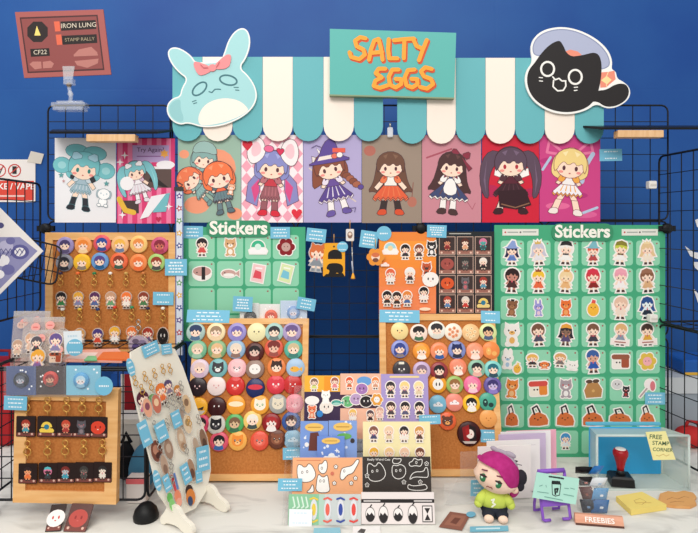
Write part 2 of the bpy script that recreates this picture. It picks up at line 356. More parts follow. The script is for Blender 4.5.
def face(hair, top='3A4A6A', skin=SK, style='bob', eye='3A2A2E'):          # drawing inside a unit disc
    L = []; N = lambda p, c: L.append((p, c, False))
    N([(-.42, -.36), (.42, -.36), (.56, -.74), (.3, -.86), (0, -.9), (-.3, -.86), (-.56, -.74)], top)
    if style == 'hat': N(ell(0, .3, .7, .5), hair)
    elif style == 'long': N(ell(0, .06, .66, .66), hair); N(ell(-.5, -.3, .2, .42), hair); N(ell(.5, -.3, .2, .42), hair)
    else: N(ell(0, .1, .64, .58), hair)
    N(ell(0, -.06, .52, .42), skin)
    N(ell(0, 0, .58, .66, 12, 172, 8)+[(.4, .02), (.26, .24), (.1, .02), (-.12, .26), (-.3, .02)], hair)
    for sg in (-1, 1): N(ell(sg*.22, -.1, .07, .11, 8), eye); N(ell(sg*.36, -.24, .09, .05, 8), 'F49A92')
    N(ell(0, -.28, .05, .03, 6), 'B84840')
    if style == 'cat':
        for sg in (-1, 1): N([(sg*.56, .3), (sg*.5, .8), (sg*.14, .58)], hair)
    return L
def beast(kind, c, c2='FBF4EE', c3='2E2426'):
    L = []; N = lambda p, k: L.append((p, k, False))
    if kind == 'fish': N(ell(-.1, -.15, .5, .3), c); N([(.3, -.15), (.74, .1), (.74, -.4)], c); N(ell(-.36, -.05, .06), c3); return L
    if kind == 'plain': N(ell(-.25, .05, .07, .1), c3); N(ell(.25, .05, .07, .1), c3); N(ell(0, -.18, .1, .05), c); return L
    if kind == 'leaf': N(ell(-.3, -.1, .3, .44), c3); N(ell(.34, -.34, .3, .26), c3); N(ell(-.3, 0, .1), c); return L
    if kind == 'bands': N(ell(0, .1, .8, .28), c2); return L
    if kind == 'cloud': N(cloud(0, -.05, .5), c2); N(ell(-.2, 0, .05), c3); N(ell(.2, 0, .05), c3); return L
    if kind == 'dots':
        for x, z in ((-.4, .3), (.1, .45), (.45, .1), (-.1, 0), (-.45, -.25), (.3, -.35), (-.05, -.5)): N(ell(x, z, .2), c); N(ell(x, z, .05), c3)
        return L
    for sg in (-1, 1):
        if kind == 'bear': N(ell(sg*.46, .44, .2), c)
        if kind == 'cat': N([(sg*.62, .1), (sg*.56, .7), (sg*.1, .48)], c)
    N(ell(0, -.02, .64, .54), c); N(ell(0, -.2, .28, .2), c2)
    for sg in (-1, 1): N(ell(sg*.28, .04, .1, .12), c3 if c != c3 else 'FFFFFF'); N(ell(sg*.27, .07, .04), 'FFFFFF')
    N(ell(0, -.14, .08, .05), c3); return L
# ------------------------------------------------------------ small things, many of them
def board_M(pl, px, py, off=0.0005, rot=0): return pl.at(px, py, off, rot)
def badge(pl, px, py, rpx, bg, L, label, group, rot=0, off=.0003):
    r = pl.mpp(px, py)*rpx; m = MB()
    m.lathe([(r*.9, 0), (r, .0012), (r, .0035), (r*.96, .0058), (r*.9, .0068)], mat(bg, .28), 24, axis='Y')
    m.y = -.0068; m.art(L, 0, 0, r*.97)
    for f in range(len(m.sm)): pass
    return tag(m.build('button_badge', None, pl.at(px, py, off, rot)), label, 'badge', group)
def sticker(pl, px, py, spx, L, label, group, rot=0, rim='F6F0EA', rimw=.06, off=.0008, name='sticker'):
    if len(L) > 24: L = squat(L)
    L = fit(L); s = pl.mpp(px, py)*spx; m = MB(); m.art(L, 0, 0, s, 0, rim, rimw, None, .02, .0004)
    return tag(m.build(name, None, pl.at(px, py, off, rot)), label, 'sticker', group)
BLUE = '77BEDB'
def scrib(m, w, h, rows, c='EAF5FA'):
    for i in range(rows):
        z = h*(.28-.56*i/max(1, rows-1)) if rows > 1 else 0; x = -w*random.uniform(.26, .36); e = -x
        while x < e:
            l = w*random.uniform(.06, .14); m.flat(rect(x, z-h*.045, min(x+l, e), z+h*.045), c); x += l+w*.035
def price_tag(pl, x0, y0, x1, y1, label, off=.002, rot=0, rows=3, c=BLUE, shape='rect', name='price_tag', tc='EAF5FA'):
    cx, cy = (x0+x1)/2, (y0+y1)/2; k = pl.mpp(cx, cy); w, h = (x1-x0)*k, (y1-y0)*k; m = MB()
    m.prism(rect(-w/2, -h/2, w/2, h/2) if shape == 'rect' else ell(0, 0, w/2, h/2, 20), -.0006, .0004, mat(c, .4)); m.y = -.0006
    scrib(m, w, h, rows, tc)
    return tag(m.build(name, None, pl.at(cx, cy, off, rot)), label, 'price tag', 'light blue price tags' if c == BLUE else None)
def sheet(pl, x0, y0, x1, y1, c, name='art_print', thick=.0012, off=.0, rot=0, hide=0):
    """printed sheet covering a pixel box on a plane; local origin bottom centre; returns builder, size, matrix. hide: extra metres of paper below (behind what stands in front)"""
    a = pl.hit(x0, y1, off); b = pl.hit(x1, y1, off); t = pl.hit((x0+x1)/2, y0, off); o = (a+b)/2
    w = (b-a).length; h = (t-o).dot(pl.v); o = o-pl.v*hide
    m = MB(); m.prism(rect(-w/2, 0, w/2, h+hide), -thick, 0, mat(c, .42)); m.y = -thick
    return m, w, h+hide, pl.frame(o, math.radians(rot))
def clasp_mb(s=1, c=GOLD, bead=None):
    m = MB(); ring = lambda r, z, t: m.tube([(r*math.cos(i*.785), -.004*s, z+r*math.sin(i*.785)) for i in range(8)], t, c, 5, True)
    ring(.0045*s, .0215*s, .001*s); ring(.006*s, .0085*s, .0012*s); m.tube([(0, -.004*s, .017*s), (0, -.004*s, .0135*s)], .0026*s, c, 8)
    m.tube([(0, -.004*s, .003*s), (.001*s, -.004*s, -.003*s)], .0008*s, c, 5)
    return m
CS_ref = [None]
def keychain(pl, px, py, spx, L, label, group, clasp=(0, 14), gold=True, bead=None, rot=0, off=.004, rimc=None, kind='charm', card=None, wpx=None):
    """clear charm (or printed square) on a clasp: px,py is the charm's middle, clasp its pixel distance above"""
    k = pl.mpp(px, py); e = empty('keychain', pl.at(px, py, off, rot), label, 'keychain', group)
    m = MB()
    if card:
        w, h = wpx[0]*k, wpx[1]*k
        m.prism(rrect(-w/2, -h/2, w/2, h/2, w*.05), -.003, 0, mat(card, .25)); m.y = -.003
        m.flat(rect(-w*.46, -h*.46, w*.46, -h*.3), '7A4038'); m.flat(ell(-w*.33, -h*.36, w*.06), 'D8B0A0'); m.flat(ell(w*.33, -h*.36, w*.06), 'D8B0A0')
        m.art(fit(L, 1.0), 0, -h*.02, h*.72)
        m.build('card', e); top = h/2
    else:
        if len(L) > 24: L = squat(L)
        L = fit(L, 1.5 if len(L) > 24 else 1.2); m.art(L, 0, 0, spx*k, 0, rimc or clear('F4EDE4', .3), .06, None, .02, .0025)
        m.build('charm', e); top = spx*k*.75
    s = clasp[1]*k-top
    cm = clasp_mb((1.3 if pl is not CS_ref[0] else .95) if not card else 1.4, GOLD if gold else SILVER)
    if bead: cm.ball(0, -.004, .037, .006, .005, .0045, mat(bead, .3), 10, 6)
    cm.build('clasp', e, Matrix.Translation((clasp[0]*k, -.0005, max(top+.004, clasp[1]*k-.018))))
    return e
# ------------------------------------------------------------ the setting
wm = mat('184C9A', .5)
nt = wm.node_tree; b = nt.nodes['Principled BSDF']
tc = nt.nodes.new('ShaderNodeTexCoord'); n1 = nt.nodes.new('ShaderNodeTexNoise'); n1.inputs['Scale'].default_value = 2.2; n1.inputs['Detail'].default_value = 8
rp = nt.nodes.new('ShaderNodeValToRGB'); rp.color_ramp.elements[0].color = lin('0D4590'); rp.color_ramp.elements[1].color = lin('1E589C'); rp.color_ramp.elements[0].position = .3; rp.color_ramp.elements[1].position = .7
bk = nt.nodes.new('ShaderNodeTexBrick'); bk.inputs['Scale'].default_value = 1; bk.inputs['Brick Width'].default_value = .8; bk.inputs['Row Height'].default_value = .4; bk.inputs['Mortar Size'].default_value = .004
bk.inputs['Color1'].default_value = bk.inputs['Color2'].default_value = (1, 1, 1, 1); bk.inputs['Mortar'].default_value = (.7, .7, .7, 1)
mp = nt.nodes.new('ShaderNodeMapping'); mp.inputs['Rotation'].default_value = (math.pi/2, 0, 0); mp.inputs['Location'].default_value = (.27, .3, 0)
bp = nt.nodes.new('ShaderNodeBump'); bp.inputs['Strength'].default_value = .25; bp.inputs['Distance'].default_value = .004
for a, c in ((tc.outputs['Object'], n1.inputs['Vector']), (n1.outputs[0], rp.inputs[0]), (rp.outputs[0], b.inputs['Base Color']), (tc.outputs['Object'], mp.inputs[0]), (mp.outputs[0], bk.inputs['Vector']), (bk.outputs['Color'], bp.inputs['Height']), (bp.outputs[0], b.inputs['Normal'])): nt.links.new(a, c)
WY = .42
struct('wall_back', MB().box(-3, 3, WY, WY+.1, 0, 4.2, wm))
struct('floor', MB().box(-3, 3, -3.2, WY, -.05, 0, mat('6E6A66', .7, h2='7C7874', scale=12)))
# table and cloth
cloth = mat('DCDAD3', .75, h2='A9A7A2', scale=3.4, stretch=(1.5, 3.2, 1), bump=.05)
r_ = [n for n in cloth.node_tree.nodes if n.type == 'VALTORGB'][0]; r_.color_ramp.elements[0].position = .5; r_.color_ramp.elements[1].position = .78
[n for n in cloth.node_tree.nodes if n.type == 'TEX_NOISE'][0].inputs['Distortion'].default_value = 1.6
tb = empty('folding_table', (0, -.05, 0), 'long folding table under the white marbled cloth', 'table')
MB().box(-1.2, 1.2, -.42, .36, TZ-.045, TZ-.006, mat('D8D6D0', .6)).build('tabletop', tb)
for sx in (-1.05, 1.05):
    for sy in (-.36, .3): MB().tube([(sx, sy, 0), (sx, sy, TZ-.04)], .014, mat('70706E', .4, .6), 10).build('leg', tb)
m = MB(); NX, prof = 60, [(.33, .45), (.32, TZ-.004), (.31, TZ), (0, TZ), (-.25, TZ), (-.47, TZ), (-.483, TZ-.008), (-.487, .55), (-.49, .25), (-.49, .12)]
vs = []; fs = []
for i in range(NX+1):
    x = -1.22+2.44*i/NX
    for y, z in prof: vs.append((x, y+(.018*math.sin(x*21)*(TZ-z)/.6 if y < -.4 else 0), z))
for i in range(NX):
    for j in range(len(prof)-1): k = i*len(prof)+j; fs.append((k, k+len(prof), k+len(prof)+1, k+1))
m.add(vs, fs, cloth, True)
tag(m.build('tablecloth'), 'white grey-marbled tablecloth spread over the stall table', 'tablecloth')
# ------------------------------------------------------------ wire panels
def wire_panel(w, h, nx, ny, M, label, group, r=.0026, like=None):
    if like: return copy_tree(like, M, label, group)
    e = empty('wire_panel', M, label, 'wire panel', group); q = .018
    pts = []
    for cx, cz, a in ((w-q, q, -90), (w-q, h-q, 0), (q, h-q, 90), (q, q, 180)):
        pts += [(cx+q*math.cos(math.radians(a+90*i/3)), 0, cz+q*math.sin(math.radians(a+90*i/3))) for i in range(4)]
    MB().tube(pts, r, BLACKW, 6, True).build('frame', e)
    m = MB()
    for i in range(1, nx): m.tube([(w*i/nx, .001, 0), (w*i/nx, .001, h)], .0014, BLACKW, 4)
    for j in range(1, ny): m.tube([(0, -.001, h*j/ny), (w, -.001, h*j/ny)], .0014, BLACKW, 4)
    m.build('mesh_wires', e); return e
XL, XR, ZT = -.860, .917, H+(225-104)/350
PW, PH = (XR-XL)/5, (ZT-TZ-.012)/3
first = None; RW = ['top', 'middle', 'bottom']
for r in range(3):
    for c in range(5):
        if r == 2 and c in (1, 3): continue
        M = Matrix.Translation((XL+PW*c, 0, ZT-PH*(r+1)))
        lb = 'black wire grid panel, %s in the %s row of the back grid wall' % (ORD[c], RW[r])
        p = wire_panel(PW-.006, PH-.004, 7, 7, M, lb, 'back grid wall panels', like=first)
        first = first or p
for i, x in enumerate([XL, XL+3*PW, XL+5*PW-.012]):
    m = MB(); m.lathe([(.011, -.010), (.015, -.004), (.015, .008), (.009, .012)], mat('0C0D10', .5), 16, axis='Y'); m.box(-.024, .024, -.006, .004, -.008, .008, mat('0C0D10', .5))
    tag(m.build('panel_connector', None, Matrix.Translation((x-.002, -.006, H-.012+.002))), 'black plastic connector joining wire panels, %s from the left below the prints' % ORD[i], 'connector', 'panel connectors')
RZ = lambda a: Matrix.Rotation(math.radians(a), 4, 'Z')
# right side: upright panels running towards the camera
XS = .884
wire_panel(.36, .47, 8, 9, Matrix.Translation((XS, -.004, H-.275)) @ RZ(-84), 'black wire side panel at the upper right edge of the stall', 'right side panels', .003)
wire_panel(.36, .36, 8, 6, Matrix.Translation((XS, -.004, H-.275-.367)) @ RZ(-78), 'black wire side panel at lower right beside the clear bin', 'right side panels', .003)
e = wire_panel(.34, .16, 7, 3, Matrix.Translation((XS+.004, -.006, H-.2755)) @ RZ(-84) @ Matrix.Rotation(math.radians(-90), 4, 'X'), 'black wire shelf across the right side panels', None, .003)
for (px, py) in ((651, 185), (652, 318)):
    m = MB(); m.box(-.011, .011, -.012, .008, -.011, .011, mat('ECE8E2', .4), bev=.003); m.box(-.008, .008, -.0135, -.012, -.003, .003, mat('D8D2CA', .4))
    tag(m.build('plastic_clip', None, V(-.02).at(px, py)), 'white square plastic clip %s the right side panels' % ('high on' if py < 200 else 'under the shelf of'), 'clip', 'white panel clips')
# left side
wire_panel(.30, .36, 8, 7, Matrix.Translation((-.88, -.004, H+.117-.36)) @ RZ(-91), 'black wire side panel at the upper left edge of the stall', None, .003)
A_, B_, D_ = V(-.11).hit(20, 237), V(-.05).hit(62, 247), V(-.21).hit(-12, 268)
u = (B_-A_); v = (D_-A_); w_, h_ = u.length, v.length; u.normalize(); v = (v-u*v.dot(u)).normalized(); nn = u.cross(v)
Mq = Matrix((u, -nn, v)).transposed().to_4x4(); Mq.translation = A_
wire_panel(w_, h_, 8, 3, Mq, 'tilted black wire rack before the upper left corkboard', None, .0026)
# cube of panels at front left
FY, FX1, FZ0, FHt = -.33, -.462, TZ+.037, .294
FX0 = FX1-.355
cubeM = Matrix.Translation((FX0, FY, FZ0))
cube_front = wire_panel(.355, FHt, 7, 6, cubeM, 'black wire front panel of the low cube at front left', 'front left cube panels', .003)
wire_panel(.30, FHt, 6, 6, Matrix.Translation((FX1+.004, FY+.005, FZ0)) @ RZ(90), 'black wire right-hand panel of the low cube at front left', 'front left cube panels', .003)
wire_panel(.30, FHt, 6, 6, Matrix.Translation((FX0-.004, FY+.005, FZ0)) @ RZ(90), 'black wire left-hand panel of the low cube at front left', 'front left cube panels', .003)
wire_panel(.355, .30, 7, 6, Matrix.Translation((FX0, FY+.005, FZ0+FHt+.004)) @ Matrix.Rotation(math.radians(-90), 4, 'X') , 'black wire top panel of the low cube, under the plastic bags', 'front left cube panels', .003)
for x, lb in ((FX1+.006, 'right'), (FX0-.004, 'left')):
    m = MB(); m.lathe([(.027, 0), (.028, .008), (.024, .022), (.014, .033), (.006, .036)], mat('0B0C0E', .5), 20)
    m.build('foot', cube_front, Matrix.Translation((x-FX0, -.012, TZ+.0005-FZ0)))
# shelves high up with a wooden block below
def shelf(px0, px1, py, label, bl, blx):
    pl = V(-.03); a = pl.hit(px0, py); b = pl.hit(px1, py); w = b.x-a.x
    m = MB(); y = -.11; m.prism([(0, 0), (w, 0), (w-.03, .012), (w*.5, .01), (.03, .012)], 0, .0, mat('101115', .4)); m = MB()
    T = Matrix.Translation((0, 0, 0)) @ Matrix.Rotation(math.radians(13.5), 4, 'X')
    m.add([(0, .0, .0), (w, 0, 0), (w-.02, -.085, 0), (.035, -.085, 0), (0, 0, .006), (w, 0, .006), (w-.02, -.085, .006), (.035, -.085, .006)], [(0, 1, 2, 3), (7, 6, 5, 4), (3, 2, 6, 7), (0, 4, 5, 1), (0, 3, 7, 4), (1, 5, 6, 2)], mat('101115', .4), False, T)
    z = a.z
    tag(m.build('shelf', None, Matrix.Translation((a.x, -.005, z))), label, 'shelf')
    m = MB(); pl = V(-.09); ba = pl.hit(blx[0], py); bb = pl.hit(blx[1], py); bw = bb.x-ba.x
    m.box(-bw/2, bw/2, -.026, 0, -.0195, 0, mat('DDAE7C', .55, h2='E9C093', scale=14, stretch=(9, 1, 1)), bev=.002)
    tag(m.build('wooden_block', None, Matrix.Translation(((ba.x+bb.x)/2, -.064, z-.0215))), bl, 'block', 'wooden blocks under shelves')
shelf(48, 172, 130, 'black sheet shelf above the two leftmost prints', 'pale wooden block under the left black shelf', (86, 135))
shelf(583, 720, 126, 'black sheet shelf at right, below the black cat cutout', 'pale wooden block under the right black shelf', (618, 664))
# ------------------------------------------------------------ signs
pl = V(-.012)
def stripes(x0, xs, y0, y1, teal0, label):
    m = MB(); org = (xs[0], y0)
    for i in range(len(xs)-1):
        a, b = xs[i], xs[i+1]; r = (b-a)/2; c = '67B3BA' if (i % 2 == 0) == teal0 else 'F7E9DC'
        pts = [(a+.15, y0), (b-.15, y0)]+[(a+r+(r-.15)*math.cos(t), y1-r+r*math.sin(t)) for t in [math.pi*k/10 for k in range(11)]]
        m.prism(pl.loc(pts, org), -.006, 0, mat(c, .5))
    tag(m.build('awning_board', None, pl.at(*org)), label, 'awning')
stripes(173, [173, 203, 233, 263, 293, 323.5, 354, 383], 57.5, 141.5, True, 'teal and white striped scalloped awning board, left half above the prints')
stripes(397, [397, 426.5, 455.5, 485, 514.5, 544, 574, 603], 58.5, 144, True, 'teal and white striped scalloped awning board, right half above the prints')
pl = V(-.020)
q = lambda pts, s, ox, oy: [(ox+x/s, oy+y/s) for x, y in pts]
# shop name board
org = (392, 66); m = MB(); m.prism(pl.loc([(330, 31), (455, 35), (453, 100), (330, 97)], org), -.018, 0, mat('5DB3AC', .5)); m.prism(pl.loc([(329.6, 95.8), (453.2, 99), (453, 100.3), (329.6, 97.2)], org), -.0182, .0, mat('8A9A78', .5)); m.y = -.018
e = empty('shop_sign', pl.at(*org), 'teal shop name board with orange hand-painted SALTY EGGS lettering', 'sign')
m.build('board', e)
LET = [[(158, 72), (140, 68), (122, 80), (127, 99), (150, 110), (156, 128), (137, 144), (108, 136), (103, 120)], [(170, 146), (177, 110), (188, 80), (203, 74), (211, 105), (217, 146)], [(178, 122), (215, 119)], [(238, 75), (236, 110), (239, 141), (268, 141)],
       [(256, 79), (290, 75), (325, 73)], [(292, 78), (290, 141)], [(322, 74), (333, 98), (350, 106)], [(369, 78), (356, 110), (342, 148)],
       [(226, 177), (203, 177), (193, 192), (214, 207), (192, 218), (186, 236), (208, 243), (235, 234)], [(272, 180), (250, 180), (238, 205), (242, 232), (262, 242), (281, 230), (281, 213), (262, 212)],
       [(327, 180), (304, 182), (293, 208), (299, 234), (319, 242), (337, 230), (336, 213), (316, 212)], [(386, 178), (364, 172), (349, 186), (359, 203), (383, 212), (391, 230), (370, 246), (346, 240)]]
m = MB(-.0181)
k = pl.mpp(*org)/3.49
for L in LET: m.lines(pl.loc(q([(x+4, y+5) for x, y in L], 3.49, 320, 20), org), 17*k, 'D9542C')
for L in LET: m.lines(pl.loc(q(L, 3.49, 320, 20), org), 14*k, 'F8A437')
m.build('lettering', e)
# rabbit cutout
org = (213, 92); G = lambda p: pl.loc(q(p, 3.49, 150, 20), org); k = pl.mpp(*org)/3.49
O = [(64, 112), (75, 99), (95, 97), (120, 107), (148, 128), (160, 150), (200, 150), (250, 145), (262, 112), (275, 72), (298, 40), (325, 28), (346, 42), (353, 85), (338, 135), (313, 168), (345, 195), (370, 235), (376, 275), (356, 315), (312, 348), (250, 372), (185, 377), (135, 360), (108, 368), (78, 354), (60, 325), (62, 295), (82, 274), (107, 268), (112, 240), (132, 207), (105, 188), (80, 160), (66, 132)]
e = empty('cutout_sign', pl.at(*org), 'pale teal rabbit cutout with a pink bow on the awning', 'cutout sign', 'animal cutouts on the awning')
m = MB(); O = sm(O); m.prism(G(O), -.006, 0, mat('F4F3EF', .45)); m.y = -.006
Gi = lambda p, d=-4.5: grow(G(p), d*k)
TL_ = 'A6D7D9'; m.flat(Gi(O), TL_)
m.flat(G(sm([(70, 300), (88, 282), (110, 277), (108, 310), (122, 345), (112, 360), (85, 348), (70, 325)])), '94C8CB')
m.flat(G(sm([(172, 366), (170, 335), (190, 300), (225, 280), (270, 273), (315, 283), (345, 310), (340, 322), (300, 345), (248, 362), (195, 370)])), 'F7EDE2')
for cx, cy, rx, rz in ((175, 242, 25, 22), (275, 212, 31, 17)):
    el = [(cx+rx*math.cos(t)*.96-rz*math.sin(t)*(.25 if cx < 200 else -.1), cy-rx*math.cos(t)*(.3 if cx < 200 else -.12)+rz*math.sin(t)) for t in [2*math.pi*i/20 for i in range(20)]]
    m.lines(G(el), 6*k, '44767E', True)
m.lines(G([(208, 252), (218, 255), (228, 244), (238, 243), (248, 244)]), 4*k, '44767E')
for a, b_ in (((150, 287), (163, 282)), ((154, 294), (165, 290)), ((295, 237), (310, 237)), ((300, 246), (312, 247))): m.lines(G([a, b_]), 3*k, '44767E')
m.build('board', e)
m = MB(-.0065); m.y -= .002
for p in ([(215, 165), (160, 145), (153, 158), (168, 192), (185, 197), (220, 180)], [(225, 162), (265, 125), (283, 122), (286, 140), (276, 172), (228, 176)], [(208, 160), (228, 156), (236, 174), (222, 184), (208, 178)]):
    m.prism(G(sm(p, 1)), -.0085-.0004*m.k, -.006, mat('EE8F92', .45)); m.k += 1
for p in ([(180, 160), (190, 170), (205, 170)], [(245, 150), (240, 160), (235, 168)]): m.y = -.0105; m.lines(G(p), 3*k, 'C86870')
m.build('bow', e)
# cat cutout
org = (573, 72); G = lambda p: pl.loc(q(p, 3.525, 500, 10), org); k = pl.mpp(*org)/3.525
O = [(104, 140), (112, 108), (135, 82), (170, 67), (220, 61), (280, 74), (338, 104), (378, 143), (393, 182), (389, 211), (405, 219), (409, 244), (430, 254), (452, 273), (457, 300), (441, 326), (405, 346), (370, 349), (336, 331), (300, 357), (240, 371), (178, 363), (128, 335), (98, 300), (84, 255), (90, 215), (113, 185)]
e = empty('cutout_sign', pl.at(*org), 'black cat cutout with a lavender beret on the awning', 'cutout sign', 'animal cutouts on the awning')
m = MB(); O = sm(O); m.prism(G(O), -.006, 0, mat('F6F4F0', .45)); m.y = -.006
hat = [(110, 140), (118, 110), (140, 88), (172, 74), (220, 67), (278, 80), (334, 110), (372, 148), (386, 184), (380, 205), (345, 215), (250, 190), (160, 165), (118, 165)]; hat = sm(hat)
m.flat(G(hat), '8E96B4'); m.flat(Gi(hat, -4), 'AEB4CE')
m.flat(G([(222, 150), (245, 142), (270, 148), (285, 160), (260, 172), (230, 170)]), 'EE9078')
m.flat(G([(350, 222), (378, 220), (400, 216), (404, 246), (385, 262), (372, 274), (350, 276)]), 'EE9078'); m.flat(G([(353, 250), (372, 234), (390, 248), (374, 264)]), 'F2DE9A'); m.lines(G([(378, 221), (370, 240), (372, 273)]), 3*k, 'F8D8A8')
m.flat(G(sm([(300, 300), (345, 285), (370, 284), (405, 262), (438, 261), (452, 282), (448, 308), (430, 328), (400, 342), (366, 343), (338, 322), (300, 330)])), '231F20')
m.flat(G(sm([(140, 158), (170, 126), (200, 110), (214, 114), (238, 168), (288, 162), (330, 150), (350, 165), (356, 205), (350, 265), (335, 315), (300, 350), (240, 364), (180, 356), (133, 330), (104, 298), (91, 255), (97, 215), (120, 188)], 2)), '231F20')
for cx, cy in ((165, 210), (262, 238)): m.lines(G([(cx+23*math.cos(t), cy+25*math.sin(t)) for t in [2*math.pi*i/18 for i in range(18)]]), 7*k, 'F4F1EC', True)
m.lines(G([(183, 238), (192, 248), (205, 243), (215, 252), (229, 252)]), 5*k, 'F4F1EC'); m.lines(G([(186, 250), (184, 272), (200, 287), (220, 285), (229, 270), (228, 254)]), 5*k, 'F4F1EC')
for a, b_ in (((135, 240), (147, 241)), ((136, 252), (147, 253)), ((258, 275), (270, 274)), ((258, 286), (268, 285))): m.lines(G([a, b_]), 3.4*k, 'F4F1EC')
m.build('board', e)
# stamp rally sign on a clear clip stand, on top of the grid wall
pl = V(-.014); org = (66, 44); G = lambda p: pl.loc(q(p, 3.806, 0, 0), org); k = pl.mpp(*org)/3.806
e = empty('display_sign', pl.at(*org), 'tilted brown control panel sign reading IRON LUNG stamp rally', 'sign')
m = MB(); m.prism(G([(60, 48), (395, 38), (425, 285), (95, 298)]), -.004, 0, mat('A85C58', .6)); m.y = -.004
m.flat(G([(78, 68), (374, 58), (400, 268), (108, 280)]), '4C2A2C'); m.flat(G([(84, 74), (369, 64), (394, 262), (113, 274)]), '8E4A48')
m.flat(G([(146+42*math.cos(t), 123+42*math.sin(t)) for t in [math.pi/8+math.pi/4*i for i in range(8)]]), '2A2020'); m.flat(G([(143, 100), (158, 137), (134, 137)]), 'F2D878')
for p, c in (([(233, 84), (366, 78), (369, 112), (236, 119)], '241C1C'), ([(238, 138), (370, 132), (373, 165), (241, 172)], '241C1C'), ([(118, 188), (190, 185), (193, 214), (121, 218)], '241C1C'), ([(208, 84), (229, 83), (233, 121), (213, 122)], 'E0684C'), ([(215, 134), (236, 133), (240, 172), (220, 173)], 'E0684C'),
             ([(283, 210), (303, 190), (350, 180), (372, 200), (376, 213), (284, 217)], 'B87870'), ([(286, 234), (378, 225), (375, 243), (335, 260), (296, 250)], 'B87870'), ([(115, 246), (128, 236), (160, 236), (162, 262), (136, 266)], 'B87870'), ([(166, 237), (195, 233), (209, 244), (200, 260), (167, 262)], 'B87870')): m.flat(G(p), c)
for t, x, y, s, c in (('IRON LUNG', 302, 99, 25, 'DDD0BC'), ('STAMP RALLY', 306, 152, 18.5, 'A8987C'), ('CF22', 156, 201, 24, 'DDD0BC')):
    p = G([(x, y)])[0]; m.text(t, p[0], p[1], s*k, c, 0, -2.5)
m.build('board', e)
pc = V(-.012); e = empty('clip_stand', pc.at(70, 106), 'clear plastic clip stand holding the brown sign above the grid', 'clip stand')
k = pc.mpp(70, 106); CL = clear('F4F6FA', .26, .08)
m = MB(); m.box(-17*k, 17*k, -.012, .016, -1.5*k, 3*k, CL, bev=.002); m.box(-15*k, 15*k, -.014, .018, -5*k, -1.5*k, CL, bev=.002); m.tube([(-13*k, 0, 4*k), (13*k, 0, 4*k)], .004, CL, 8); m.build('base_clip', e)
m = MB(); m.tube([(0, 0, 3*k), (1*k, 0, 10*k), (-1*k, 0, 19*k)], .0055, CL, 8); m.ball(.5*k, 0, 12*k, .008, .008, .008, CL, 12, 8); m.ball(-1*k, 0, 21*k, .007, .008, .007, mat('8A7868', .3), 12, 8); m.build('arm', e)
m = MB(); m.add([(-5*k, -.009, 26*k), (4*k, -.009, 26*k), (6*k, -.009, 39*k), (-6*k, -.009, 39*k), (-5*k, -.0065, 26*k), (4*k, -.0065, 26*k), (6*k, -.0065, 39*k), (-6*k, -.0065, 39*k)], [(0, 1, 2, 3), (7, 6, 5, 4), (0, 4, 5, 1), (2, 6, 7, 3), (0, 3, 7, 4), (1, 5, 6, 2)], CL); m.box(-5*k, 4*k, -.009, .008, 21*k, 27*k, CL); m.build('jaw', e)
# clear clip in the awning gap
m = MB(); m.box(-.008, .008, -.01, 0, -.016, .012, clear('F4F6FA', .55, .1), bev=.003); m.tube([(0, -.006, .012), (0, -.006, .024)], .003, SILVER, 8)
tag(m.build('clear_clip', None, V(-.008).at(390, 132)), 'small clear clip in the gap between the awning halves', 'clip')
# ------------------------------------------------------------ the nine prints
pp = V(-.006)
def poster(x0, y0, x1, y1, bg, fn, label):
    m, w, h, M = sheet(pp, x0, y0, x1, y1, bg); X = lambda f: w*(f-.5); Z = lambda f: h*f
    fn(m, w, h, X, Z); tag(m.build('art_print', None, M), label, 'art print', 'art prints hung in a row on the grid')
LN = '4A2E38'
def pA(m, w, h, X, Z):
    m.art(bigfig('74BEC4', '9AD0D4', 'A4BCC8', '9AB6C2', 'C8D4DC', '2E3038', '2A2C34', style='loops', acc='topbow', ac='A4CEDD', hs=1.25, eye='2E8078', legs=.13, flare=.24, hem=-.26), X(.45), Z(.5), h*.5, 8, line='4A7A84', lw=.01); m.art([([(.1, .0), (.2, .06), (.26, -.06), (.16, -.12)], '2E3038', True), ([(-.34, .1), (-.24, .06), (-.28, -.02), (-.36, .02)], '2E3038', True)], X(.5), Z(.52), h*.5)
    m.art(critter('dog', 'FBFBFB', 'FFFFFF', 'B8CCD4'), X(.8), Z(.3), h*.17, 8, line='8A9AA2', lw=.04)
    m.flat(star(X(.11), Z(.56), w*.05), '5E9EA0'); m.flat(star(X(.85), Z(.46), w*.05), '5E9EA0'); m.flat(star(X(.15), Z(.49), w*.03), 'C89A9A')
poster(55, 138, 116, 222.5, 'EDECEF', pA, 'white print of a teal-haired figure, leftmost of the prints')
